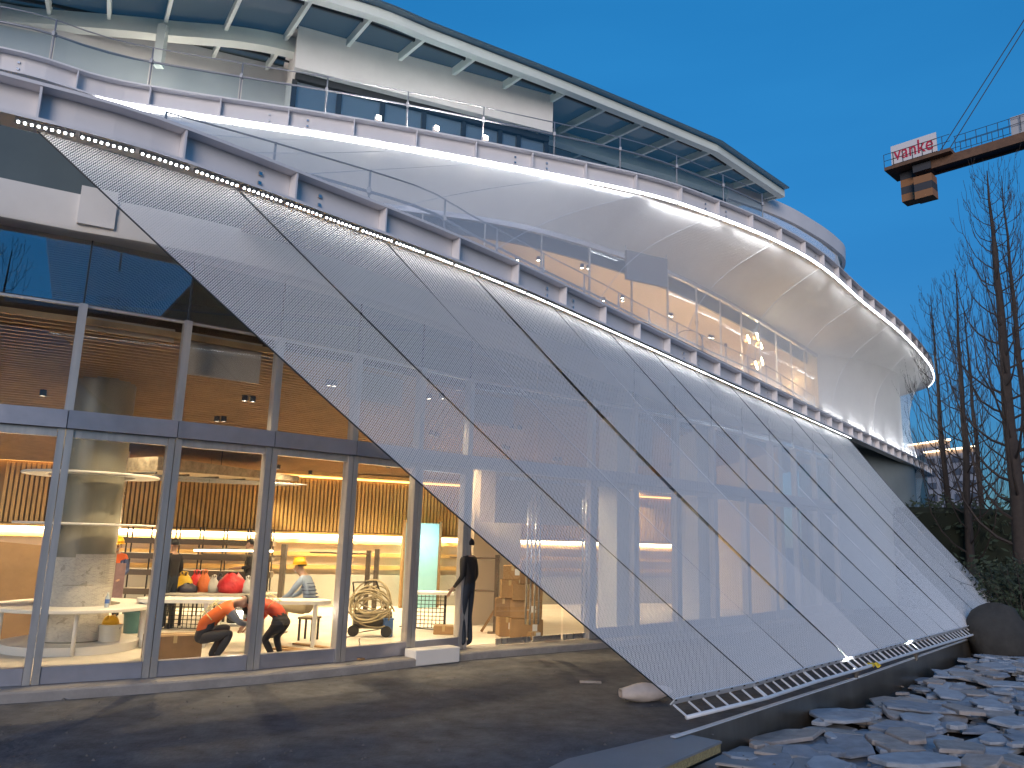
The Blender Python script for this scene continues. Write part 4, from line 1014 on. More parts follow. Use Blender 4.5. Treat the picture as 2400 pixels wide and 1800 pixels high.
# ------------------------------------------------------------------ round column with tray rings
cc = V(-6.62, 12.50, ZF)
COLM = thing('round_column', 'round grey column with white tray rings and newspaper wrapping', 'column', cc)
MB().lathe([(.47, 0), (.47, 4.5)], cc, 40).build('shaft', 'column_film', COLM, True)
MB().lathe([(.47, .0), (.95, .0), (.95, .12), (.47, .12)], cc, 40).build('base_ring', 'white_lam', COLM, True, 40)
for z, r1, th in ((.60, 1.17, .055), (1.84, 1.0, .035), (2.60, .98, .035), (3.30, 1.0, .035)):
    MB().lathe([(.62, z), (r1 - .01, z), (r1, z + .01), (r1, z + th - .01), (r1 - .01, z + th), (.62, z + th), (.62, z)], cc, 48).build('tray_ring', 'white_lam', COLM, True, 40)
for k in range(4):
    a = R(-60 + 90 * k); q = cc + V(math.cos(a) * .95, math.sin(a) * .95, 0); MB().tube([q, q + V(0, 0, .6)], .03, 8).build('leg', 'white_lam', COLM, True)
def paper_mat():
    m = mat('newspaper', (.52, .50, .46), .9)
    n_ = m.node_tree.nodes; l = m.node_tree.links; b = n_['Principled BSDF']
    tc = n_.new('ShaderNodeTexCoord'); br = n_.new('ShaderNodeTexBrick'); mp = n_.new('ShaderNodeMapping')
    mp.inputs['Rotation'].default_value = (R(90), 0, 0)
    br.inputs['Scale'].default_value = 14; br.inputs['Color1'].default_value = (.56, .53, .48, 1); br.inputs['Color2'].default_value = (.42, .40, .37, 1); br.inputs['Mortar'].default_value = (.60, .57, .52, 1); br.inputs['Mortar Size'].default_value = .03
    nz = n_.new('ShaderNodeTexNoise'); nz.inputs['Scale'].default_value = 7; cr = n_.new('ShaderNodeValToRGB'); cr.color_ramp.interpolation = 'CONSTANT'
    cr.color_ramp.elements[0].position = 0; cr.color_ramp.elements[0].color = (1, 1, 1, 1); cr.color_ramp.elements[1].position = .66; cr.color_ramp.elements[1].color = (.75, .74, .73, 1)
    mx = n_.new('ShaderNodeMix'); mx.data_type = 'RGBA'; mx.blend_type = 'MULTIPLY'; mx.inputs[0].default_value = 1
    l.new(tc.outputs['Object'], mp.inputs[0]); l.new(mp.outputs[0], br.inputs['Vector']); l.new(tc.outputs['Object'], nz.inputs['Vector']); l.new(nz.outputs['Fac'], cr.inputs[0])
    l.new(br.outputs['Color'], mx.inputs[6]); l.new(cr.outputs[0], mx.inputs[7]); l.new(mx.outputs[2], b.inputs['Base Color'])
paper_mat()
for row in range(3):
    for k in range(7):
        a0 = R(150 + 52 * k + row * 17); a1 = a0 + R(53); z0 = .14 + .41 * row; z1 = z0 + .43 + random.uniform(-.03, .03)
        if row == 2 and k in (1,): z1 -= .05
        rr = .478 + .006 * ((k + row) % 2)
        MB().lathe([(rr, z0), (rr, z1), (rr - .003, z1), (rr - .003, z0), (rr, z0)], cc, 8, a0, a1).build('newspaper_sheet', 'newspaper', COLM, True, 40)
# steel duct beside it and bare duct under the ceiling
p = aty(270, 1150, 16.5); tag(MB().lathe([(.20, 1.9), (.20, 3.9)], (p.x, p.y, 0), 20).build('ventilation_duct', 'steel', None, True), 'vertical silvery duct right behind the round column', 'duct')
da, db = aty(300, 1110, 15.0), aty(690, 1128, 18.5)
DUC = thing('lighting_truss', 'dark metal duct raft with thin pipes hanging under the slatted ceiling', 'ceiling raft', (da + db) / 2)
tt = (db - da).normalized(); nn = V(tt.y, -tt.x, 0)
mat('foil', (.34, .29, .22), .38, .8, vary=.4, scale=6, bump=.8, bscale=9)
a, b = da + V(0, 0, .05), db + V(0, 0, .0)
MB().add([a + nn * .9, b + nn * .15, b - nn * .9, a - nn * 1.6, a + nn * .9 + V(0, 0, .25), b + nn * .15 + V(0, 0, .12), b - nn * .9 + V(0, 0, .12), a - nn * 1.6 + V(0, 0, .25)], [(3, 2, 1, 0), (4, 5, 6, 7), (0, 1, 5, 4), (1, 2, 6, 5), (2, 3, 7, 6), (3, 0, 4, 7)]).build('foil_duct', 'foil', DUC)
for k in range(6):
    f_ = k / 5; c0 = a.lerp(b, f_ * .95)
    MB().tube([c0 + nn * (.9 - .75 * f_) + V(0, 0, -.05), c0 - nn * (1.5 - .6 * f_) + V(0, 0, -.05)], .02, 6).build('cross_pipe', 'black_metal', DUC)
for o in (.85, .3, -.5, -1.2):
    MB().tube([a + nn * o + V(0, 0, -.09), b + nn * (o * .5) + V(0, 0, -.09)], .016, 6).build('pipe', 'rail_steel', DUC)
for k in range(3):
    c0 = a.lerp(b, .2 + .3 * k); MB().tube([c0, c0 + V(0, 0, 1.0)], .008, 4).build('hanger', 'black_metal', DUC)
# ------------------------------------------------------------------ tables and shelves
def stadium(c, L, W, az, z0, z1, n_=14):
    c = Vector(c); t = V(math.cos(az), math.sin(az), 0); s = V(-t.y, t.x, 0); P = []
    for sg in (1, -1):
        for k in range(n_ + 1):
            a = -math.pi / 2 + math.pi * k / n_
            q = c + t * (sg * (L / 2 - W / 2)) + t * (sg * W / 2 * math.cos(a)) + s * (sg * W / 2 * math.sin(a)); P.append((q.x, q.y))
    return MB().prism(P, z0, z1)
ta, tb_ = aty(322, 1403, 12.9), aty(775, 1420, 13.5); tm = (ta + tb_) / 2; taz = math.atan2(tb_.y - ta.y, tb_.x - ta.x); tL = (tb_ - ta).length
TBL = thing('long_table', 'long white table with rounded ends near the glass', 'table', (tm.x, tm.y, ZF))
stadium((tm.x, tm.y, 0), tL, .62, taz, .80, .855).build('tabletop', 'white_lam', TBL)
for fx in (.06, .36, .64, .92):
    for sd in (-.2, .2):
        q = V(ta.x, ta.y, 0).lerp(V(tb_.x, tb_.y, 0), fx) + V(-math.sin(taz), math.cos(taz), 0) * sd
        MB().bar(q + V(0, 0, ZF + .004), q + V(0, 0, .80), .055, .055).build('leg', 'white_lam', TBL)
p = aty(515, 1388, 15.4)
RT = thing('round_table', 'grey table behind the long white one, loaded with plastic bags', 'table', (p.x, p.y, ZF))
stadium((p.x, p.y, 0), 2.25, .8, .2, .74, .78).build('tabletop', 'dado', RT)
for sx in (-.8, .8):
    for sy in (-.25, .25): MB().tube([V(p.x + sx, p.y + sy, ZF + .004), V(p.x + sx, p.y + sy, .74)], .025, 8).build('leg', 'black_metal', RT)
mat('bag_yellow', (.75, .48, .03), .45, bump=.6, bscale=14); mat('bag_red', (.62, .035, .04), .4, bump=.7, bscale=14); mat('bag_orange', (.72, .18, .05), .45, bump=.6, bscale=14); mat('bag_clear', (.55, .55, .52), .35, bump=.7, bscale=14); mat('bag_dark', (.03, .03, .05), .45, bump=.6, bscale=14)
def bag(px, wdt, hgt, matn, label, seed, handles=True, z=.78, Y=15.4):
    q = aty(px, 1380, Y); g = random.Random(seed); r_ = thing('plastic_bag', label, 'bag', (q.x, q.y, z)); Pm = []
    n_ = 14
    for i, (zz, rr) in enumerate(((0, .82), (.02, .98), (.35, 1.06), (.65, .92), (.85, .62), (1.0, .38))):
        Pm.append([V(q.x + wdt / 2 * rr * math.cos(a) * (1 + .10 * math.sin(5 * a + i + seed)), q.y + wdt * .36 * rr * math.sin(a) * (1 + .12 * math.cos(4 * a + i)), z + .002 + zz * hgt * (1 + .06 * math.sin(3 * a + seed))) for a in np.linspace(0, 2 * math.pi, n_ + 1)])
    m = MB(); m.grid(Pm); m.add(Pm[0][:-1], [tuple(range(n_))]); m.build('bag_body', matn, r_, True)
    if handles:
        for sg in (-1, 1):
            MB().tube([V(q.x + sg * wdt * .13, q.y, z + hgt * .9), V(q.x + sg * wdt * .2, q.y, z + hgt * 1.18), V(q.x + sg * wdt * .05, q.y, z + hgt * 1.25), V(q.x - sg * wdt * .02, q.y, z + hgt * .95)], .012, 5).build('handle', matn, r_, True)
bag(428, .36, .30, 'bag_yellow', 'yellow plastic bag at the left of the bag table', 1)
bag(458, .30, .32, 'bag_red', 'small red bag behind the yellow one', 2, Y=15.6)
bag(477, .24, .34, 'bag_orange', 'orange translucent bag with handles beside the red one', 3)
bag(500, .22, .26, 'bag_clear', 'crumpled clear plastic bag in the middle of the bag table', 4)
bag(512, .22, .28, 'bag_dark', 'dark navy bag between the clear bag and the big red bag', 5, Y=15.6)
bag(543, .50, .36, 'bag_red', 'big bulging red and pink plastic bag', 6, False)
bag(580, .22, .26, 'bag_clear', 'clear bag at the right end beside the big red bag', 7)
bag(440, .36, .16, 'bag_dark', 'low black bundle in front of the yellow bag', 8, False, Y=15.2)
# open shelving rack
ra_, rb_ = aty(236, 1300, 17.2), aty(640, 1310, 17.6); rt = (V(rb_.x, rb_.y, 0) - V(ra_.x, ra_.y, 0)); rL = rt.length; rt.normalize(); rn = V(rt.y, -rt.x, 0); r0_ = V(ra_.x, ra_.y, 0)
RK = thing('shelving_rack', 'long brown open shelving rack in the middle of the room', 'shelf', (r0_.x + rt.x * rL / 2, r0_.y + rt.y * rL / 2, ZF))
for z in (.62, 1.02, 1.36, 1.68): MB().bar(r0_ + V(0, 0, z), r0_ + rt * rL + V(0, 0, z), .36, .12).build('shelf_board', 'brown_board', RK)
for k in range(8):
    for o in (-.15, .15):
        q = r0_ + rt * (rL * (k + .1) / 7.2) + rn * o; MB().bar(q + V(0, 0, ZF + .004), q + V(0, 0, 2.0), .025, .025).build('upright', 'black_metal', RK)
# rails and posts fixtures
def post_frame(px, py0, Y, h, label, arm=None, armz=None):
    q = aty(px, py0, Y); r_ = thing('display_post', label, 'display post', (q.x, q.y, ZF)); MB().bar(V(q.x, q.y, ZF + .004), V(q.x, q.y, h), .11, .09).build('post', 'brown_board', r_)
    MB().box((q.x, q.y, ZF + .012), (.3, .3, .016)).build('foot_plate', 'brown_board', r_)
    if arm:
        for z in armz: MB().bar(V(q.x, q.y - .07, z), V(q.x + arm, q.y - .07, z), .035, .03).build('arm', 'brown_board', r_)
post_frame(657, 1400, 15.0, 1.72, 'brown display post with a cross arm behind the bags', -1.5, (1.5,))
post_frame(858, 1400, 16.6, 1.62, 'left one of two brown posts by the hose pile', -1.2, (1.55,))
post_frame(878, 1400, 16.2, 1.66, 'right one of two brown posts by the hose pile')
post_frame(1163, 1400, 16.0, 1.62, 'brown display post with two cross arms behind the standing man', -.95, (1.55, .92))
# linear lamp held over the rack
la, lb_ = aty(455, 1290, 16.2), aty(640, 1292, 16.5)
LL = thing('linear_lamp', 'slim white lit tube lamp in front of the brown rack', 'lamp', (la + lb_) / 2)
MB().bar(la + V(0, 0, .03), lb_ + V(0, 0, .03), .05, .03).build('housing', 'white_lam', LL); MB().bar(la, lb_, .04, .025).build('tube', 'strip_warm', LL)
for f_ in (.1, .9): MB().tube([la.lerp(lb_, f_) + V(0, 0, .04), V(la.lerp(lb_, f_).x, la.lerp(lb_, f_).y, 3.4)], .004, 4).build('wire', 'black_metal', LL)
# grid baskets
def grid_basket(px, py, Y, wd, hz0, hz1, label):
    q = aty(px, py, Y); r_ = thing('wire_counter', label, 'counter', (q.x, q.y, ZF))
    MB().bar(V(q.x - wd / 2 - .15, q.y, hz1 + .03), V(q.x + wd / 2 + .15, q.y + .15, hz1 + .03), .5, .05).build('countertop', 'white_lam', r_)
    n_ = int(wd / .075)
    for k in range(n_ + 1): MB().bar(V(q.x - wd / 2 + wd * k / n_, q.y, hz0), V(q.x - wd / 2 + wd * k / n_, q.y, hz1), .012, .012).build('wire', 'black_metal', r_)
    for k in range(int((hz1 - hz0) / .075) + 1): MB().bar(V(q.x - wd / 2, q.y - .011, hz0 + k * .075), V(q.x + wd / 2, q.y - .011, hz0 + k * .075), .01, .012).build('wire', 'black_metal', r_)
    for sx in (-1, 1): MB().bar(V(q.x + sx * wd / 2, q.y + .3, ZF + .004), V(q.x + sx * wd / 2, q.y + .3, hz1), .04, .04).build('leg', 'black_metal', r_)
grid_basket(450, 1440, 14.9, .95, .17, .66, 'black wire grid counter below the bags')
grid_basket(1005, 1420, 16.2, .62, .16, .80, 'black wire grid counter with white top left of the standing man')
# ------------------------------------------------------------------ site clutter
def carton(x, y, z, dx, dy, dz, rz, label, dark=False, lab=False, grp='cartons stacked by the doors'):
    r_ = thing('cardboard_box', label, 'box', (x, y, z), grp)
    MB().bbox((x, y, z + dz / 2 + .001), (dx, dy, dz - .002), rz, .008).build('carton', 'cardboard_dark' if dark else 'cardboard', r_)
    m3 = Matrix.Rotation(rz, 3, 'Z'); c = Vector((x, y, z))
    MB().box(c + m3 @ V(0, 0, dz + .0015), (dx * .98, .05, .003), rz).build('tape', 'tape', r_)
    MB().box(c + m3 @ V(0, -dy / 2 - .0015, dz - .05), (.05, .003, .1), rz).build('tape', 'tape', r_)
    if lab: MB().box(c + m3 @ V(dx * .25, -dy / 2 - .002, dz * .55), (.09, .003, .12), rz).build('shipping_label', 'label_white', r_)
    return r_
bp_ = aty(1222, 1500, 15.55); bX, bY = bp_.x, bp_.y
carton(bX + .06, bY, ZF + .003, .62, .45, .34, R(8), 'lowest large carton of the stack by the doors', lab=True)
carton(bX + .08, bY + .02, ZF + .345, .60, .44, .33, R(-4), 'second large carton from the floor in the door stack', lab=True)
carton(bX + .07, bY, ZF + .678, .58, .44, .30, R(6), 'crumpled third carton from the floor in the door stack')
carton(bX + .15, bY + .02, ZF + .981, .40, .38, .22, R(-3), 'darker carton with printed panel near the top of the stack', True)
carton(bX + .14, bY, ZF + 1.203, .38, .36, .22, R(5), 'topmost carton of the stack by the doors', True)
carton(bX - .32, bY + .05, ZF + .003, .30, .36, .36, R(12), 'narrow grey brown carton at the foot of the stack, left side', lab=True)
carton(bX - .34, bY + .05, ZF + .366, .34, .36, .34, R(-6), 'taped carton resting on the narrow one', True)
carton(bX - .26, bY + .02, ZF + .709, .34, .36, .34, R(4), 'upper left carton leaning against the stack')
carton(bX - .20, bY + .02, ZF + 1.052, .36, .34, .27, R(-2), 'carton with white label at upper left of the stack', lab=True)
carton(bX + .22, bY - .42, ZF + .003, .20, .18, .14, R(20), 'tiny carton on the floor in front of the stack', lab=True)
p = aty(1040, 1455, 15.6); carton(p.x, p.y, ZF + .003, .38, .3, .16, R(5), 'low open carton under the wire counter by the man', grp='loose cartons')
p = atz(400, 1545, ZF); carton(p.x, p.y, ZF + .003, .74, .40, .34, R(32), 'wide mauve brown carton just inside the glass', True, grp='loose cartons')
p = aty(22, 1400, 13.2); tag(MB().bar(V(p.x, p.y, ZF + .004), V(p.x + .02, p.y + .25, 1.62), 1.0, .03, up=V(.4, -.9, .15)).build('plywood_sheet', 'cardboard'), 'brown board leaning left of the round column', 'board')
pa, pb = atz(1128, 1480, ZF + .02), aty(1248, 1288, 16.0)
tag(MB().bar(pa, pb, .07, .05).build('timber_plank', 'cardboard_dark'), 'dark timber plank leaning diagonally against the carton stack', 'plank')
for k, (x0, y0, x1, y1) in enumerate(((655, 1515, 850, 1545), (690, 1508, 860, 1530), (640, 1520, 770, 1530))):
    a, b = atz(x0, y0, ZF + .02), atz(x1, y1, ZF + .02)
    tag(MB().bar(a, b, .09, .025).build('floor_board', 'cardboard'), ('nearest', 'farthest', 'shortest')[k] + ' of three loose boards lying on the floor by the glass', 'board', 'loose floor boards')
mat('bucket_teal', (.06, .16, .18), .4); mat('bucket_white', (.70, .68, .62), .4); mat('helmet_yellow', (.85, .48, .02), .3)
def bucket(px, py, r, h, matn, label):
    q = atz(px, py, ZF + .004); r_ = thing('bucket', label, 'bucket', (q.x, q.y, ZF))
    MB().lathe([(0, 0), (r * .86, 0), (r, h), (r + .012, h), (r + .012, h - .03), (r + .002, h - .03), (r - .012, h - .01), (r * .86 - .012, .02), (0, .02)], (q.x, q.y, ZF + .004), 20).build('pail', matn, r_, True, 40)
    MB().tube([V(q.x + r * math.cos(a), q.y - r * .2, ZF + h - .03 - .09 * math.sin(a)) for a in np.linspace(0, math.pi, 12)], .006, 5).build('bail', 'rail_steel', r_, True)
    return q
bucket(308, 1483, .16, .36, 'bucket_teal', 'teal paint bucket right of the round column')
qw = bucket(252, 1520, .17, .36, 'bucket_white', 'white bucket at the foot of the round column')
mat('blue_plastic', (.10, .20, .42), .45)
q = atz(906, 1492, ZF); r_ = thing('blue_crate', 'small blue crate beside the hose pile', 'crate', (q.x, q.y, ZF)); MB().bbox((q.x, q.y, ZF + .16), (.18, .22, .30), R(20), .01).build('crate_body', 'blue_plastic', r_); MB().bbox((q.x, q.y, ZF + .32), (.2, .24, .03), R(20), .006).build('crate_rim', 'blue_plastic', r_)
def helmet(c, rz, parent=None, label=None, tiltm=None):
    M = Matrix.Translation(c) @ Matrix.Rotation(rz, 4, 'Z') @ (tiltm or Matrix.Identity(4))
    if parent is None: parent = thing('hard_hat', label, 'helmet', c)
    m = MB(M); m.lathe([(0, .125), (.05, .12), (.09, .095), (.115, .05), (.122, 0), (.114, 0)], (0, 0, 0), 20); m.build('helmet_shell', 'helmet_yellow', parent, True)
    m = MB(M); P = []
    for a in np.linspace(0, 2 * math.pi, 21): P.append((V(.118 * math.cos(a), .118 * math.sin(a), .006), V((.135 + .04 * max(0, math.sin(a))) * math.cos(a), (.138 + .055 * max(0, math.sin(a))) * math.sin(a), -.006)))
    m.grid([[p[0] for p in P], [p[1] for p in P]]); m.build('helmet_brim', 'helmet_yellow', parent, True)
    m = MB(M); m.bar((0, -.10, .075), (0, .10, .075), .03, .10); m.build('helmet_ridge', 'helmet_yellow', parent)
helmet(V(qw.x, qw.y, ZF + .37), 0, None, 'yellow hard hat lying on the white bucket')
# hose pile on a wheeled compressor
mat('hose', (.36, .29, .17), .55); mat('machine', (.10, .09, .08), .5, .4, vary=.2, scale=8)
q = atz(868, 1492, ZF); HX = thing('hose_reel', 'tangled pile of tan hose on a wheeled machine', 'hose pile', (q.x, q.y, ZF))
MB().lathe([(.0, -.35), (.14, -.35), (.17, -.28), (.17, .28), (.14, .35), (0, .35)], (0, 0, 0), 16).build('tank', 'machine', None, True, 40)
tk = bpy.data.objects[[o.name for o in bpy.data.objects if o.name.startswith('tank')][-1]]; tk.parent = HX; tk.location = (0, .1, .30); tk.rotation_euler = (0, R(90), R(15))
for sx in (-.3, .3):
    MB(Matrix.Translation((q.x + sx, q.y - .1, ZF + .104)) @ Matrix.Rotation(R(90), 4, 'X')).lathe([(0, -.03), (.1, -.03), (.1, .03), (0, .03)], (0, 0, 0), 16).build('wheel', 'black_metal', HX, True, 40)
MB().tube([V(q.x - .3, q.y, ZF + .4), V(q.x - .38, q.y, ZF + .95), V(q.x + .05, q.y, ZF + .98), V(q.x + .25, q.y, ZF + .5)], .018, 6).build('push_handle', 'black_metal', HX, True)
g = random.Random(5)
for k in range(16):
    c = V(q.x + g.gauss(0, .05), q.y - .12 + g.gauss(0, .06), ZF + .52 + g.gauss(0, .07)); r1 = g.uniform(.24, .42); r2 = g.uniform(.16, .30); tl = g.gauss(0, .35); ph = g.gauss(0, .3)
    P = []
    for a in np.linspace(0, 2 * math.pi * .93, 26): P.append(c + V(r1 * math.cos(a + ph), r2 * .5 * math.sin(a + ph) * math.sin(tl + .9), r2 * math.sin(a + ph) * math.cos(tl) - .04 * math.cos(2 * a)))
    MB().tube(P, .014, 6).build('hose_loop', 'hose', HX, True)
for k, (x0, y0, x1, y1) in enumerate(((790, 1500, 905, 1470), (930, 1470, 1040, 1478), (805, 1540, 850, 1500))):
    a, b = atz(x0, y0, ZF), atz(x1, y1, ZF); P = [a.lerp(b, s) + V(.06 * math.sin(s * 9 + k), .08 * math.sin(s * 7), .016) for s in np.linspace(0, 1, 14)]
    tag(MB().tube(P, .009, 5).build('cable', 'black_metal', None, True), ('thin dark cable trailing from the hose pile', 'thin dark cable on the floor under the wire counter', 'short dark cable by the glass corner')[k], 'cable')
# bottle on the ring tray
mat('bottle_plastic', (.55, .60, .62), .15); mat('bottle_label', (.08, .16, .45), .5)
q = cc + V(.75, -.55, .66); r_ = thing('water_bottle', 'small water bottle with blue label on the column tray', 'bottle', q)
MB().lathe([(0, 0), (.03, 0), (.032, .02), (.032, .14), (.012, .18), (.012, .2), (0, .2)], q, 12).build('bottle_body', 'bottle_plastic', r_, True, 40); MB().lathe([(.0335, .06), (.0335, .12)], q, 12).build('bottle_label', 'bottle_label', r_, True); MB().lathe([(0, .215), (.014, .215), (.014, .195)], q, 10).build('cap', 'label_white', r_)
# work bench with portable lamp between the crouching workers
q = atz(560, 1530, ZF); WB = thing('work_bench', 'small low bench with a machine between the crouching workers', 'bench', (q.x, q.y, ZF))
MB().bbox((q.x, q.y, ZF + .42), (.62, .3, .04), R(20), .005).build('bench_top', 'dado', WB)
for sx in (-.26, .26):
    for sy in (-.1, .1): MB().bar(V(q.x + sx, q.y + sy + sx * .3, ZF + .004), V(q.x + sx, q.y + sy + sx * .3, ZF + .4), .03, .03).build('leg', 'black_metal', WB)
WL = thing('work_lamp', 'portable work lamp shining on the low bench', 'lamp', (q.x, q.y, ZF + .44))
MB().bbox((q.x - .05, q.y - .02, ZF + .57), (.34, .22, .25), R(20), .02).build('lamp_housing', 'black_metal', WL)
MB().bbox((q.x - .0, q.y - .16, ZF + .57), (.10, .02, .12), R(20), .004).build('lamp_lens', 'lamp_disc', WL)
# ------------------------------------------------------------------ first floor interior fittings
l2 = [(1262, 610), (1364, 628), (1379, 630), (1415, 705), (1459, 699), (1459, 706), (1481, 653), (1494, 656), (1567, 740), (1574, 742), (1595, 685), (1605, 688), (1636, 698), (1683, 719), (1691, 722), (1663, 791), (1670, 793), (1701, 812), (1734, 747), (1742, 750), (1737, 832), (1779, 775), (1784, 777), (1812, 795), (1818, 797), (1839, 810), (1851, 818), (1212, 610), (1633, 759)]
for k, (x, y) in enumerate(l2):
    q = atz(x, y, 8.64); downlight(q, 8.63, 8.75, True, 5.5 if k % 2 == 0 else 0, 'small white downlight in the cream first floor ceiling', 'first floor ceiling downlights')
for (x, y) in ((1500, 640), (1700, 720), (1850, 800)):
    q = atz(x, y, 7.7) + V(-.6, 1.4, 0); 
# hanging grey screen
sa, sb_ = atz(1455, 590, 8.35), atz(1550, 612, 8.35)
SCN = thing('hanging_screen', 'grey rectangular screen hanging behind the upper mesh', 'screen', (sa + sb_) / 2)
sa2 = V(sa.x, sa.y, 8.2); sb2 = V(sb_.x, sb_.y, 8.2)
MB().bar(sa2 - V(0, 0, .18) + V(.10, -.08, 0), sb2 - V(0, 0, .18) + V(.10, -.08, 0), .08, .68).build('screen_panel', 'bulkhead_grey', SCN)
for q in (sa2, sb2): MB().tube([q + V(.10, -.08, .16), q + V(.10, -.08, .28)], .012, 5).build('hanger', 'rail_steel', SCN)
# pendant lamp of golden glass bulbs
mat('gold_glass', (.85, .62, .25), .12, .9); mat('bulb', (1, .9, .7), .3, emit=(1, .85, .55), es=14)
q = aty(1768, 800, 22.6); PL = thing('pendant_lamp', 'golden glass pendant lamp with glowing bulbs on the first floor', 'pendant lamp', q)
MB().tube([q, V(q.x, q.y, 8.75)], .01, 5).build('cord', 'black_metal', PL)
for k, (dx, dz, tz) in enumerate(((-.22, .05, .5), (.05, .12, -.4), (.12, -.12, .2), (-.02, -.75, -.3), (.14, -.62, .6))):
    c = q + V(dx, -.1 * dx, dz); MB().sphere(c, .13, 14, (1, 1, .8)).build('glass_globe', 'gold_glass', PL, True); MB().tube([c + V(-.02, -.14, .1), c + V(.05, -.15, -.14)], .028, 8).build('bulb', 'bulb', PL, True)
MB().tube([q, q + V(.02, 0, -.8)], .014, 5).build('stem', 'rail_steel', PL)
# arc lamp stand
q = aty(1583, 780, 20.0); AL = thing('arc_lamp', 'thin arched floor lamp behind the first floor glass', 'floor lamp', (q.x, q.y, F2))
MB().tube([V(q.x, q.y, F2)] + [V(q.x + .35 - .35 * math.cos(a), q.y, 7.25 + .25 * math.sin(a)) for a in np.linspace(0, math.pi, 12)], .012, 5).build('stem', 'black_metal', AL, True); MB().lathe([(0, .02), (.18, .02), (.18, 0), (0, 0)], (q.x, q.y, F2), 16).build('base', 'black_metal', AL)
# warm doorway light on the top terrace
q = atz(400, 190, 10.6); q = aty(400, 196, 16.3); mat('warm_panel', (1, .7, .35), .5, emit=(1, .66, .3), es=1.6)
tag(MB().bar(V(q.x, q.y, 9.7), V(q.x, q.y, 10.75), .10, .10).build('wall_lamp', 'warm_panel'), 'warm glowing upright wall lamp on the recessed top floor wall', 'wall lamp')
lamp('wall_lamp_glow', 'POINT', V(q.x + .1, q.y - .6, 10.6), 16, (1, .85, .7), .15)
# floodlights on the upper beam
for k, (x, y) in enumerate(((882, 284), (1018, 315), (1134, 335))):
    s_ = at_px(UB, x); p_, t_ = along(UB, s_); q = p_ + V(0, 0, .47) + V(t_.y, -t_.x, 0) * .02
    r_ = thing('floodlight', ('left', 'middle', 'right')[k] + ' of three tiny floodlights on top of the upper beam', 'floodlight', q, 'floodlights on the upper beam'); MB().bbox(q + V(0, 0, .05), (.12, .09, .10), .6, .01).build('housing', 'white_paint', r_); MB().box(q + V(.02, -.055, .05), (.08, .01, .07), .6).build('lens', 'lamp_disc', r_); lamp('flood_glow', 'SPOT', q + V(-.05, .12, .12), 26, (1, .93, .85), .08, V(-.55, .6, .55).to_track_quat('-Z', 'Y').to_euler(), spot=R(150), parent=r_)
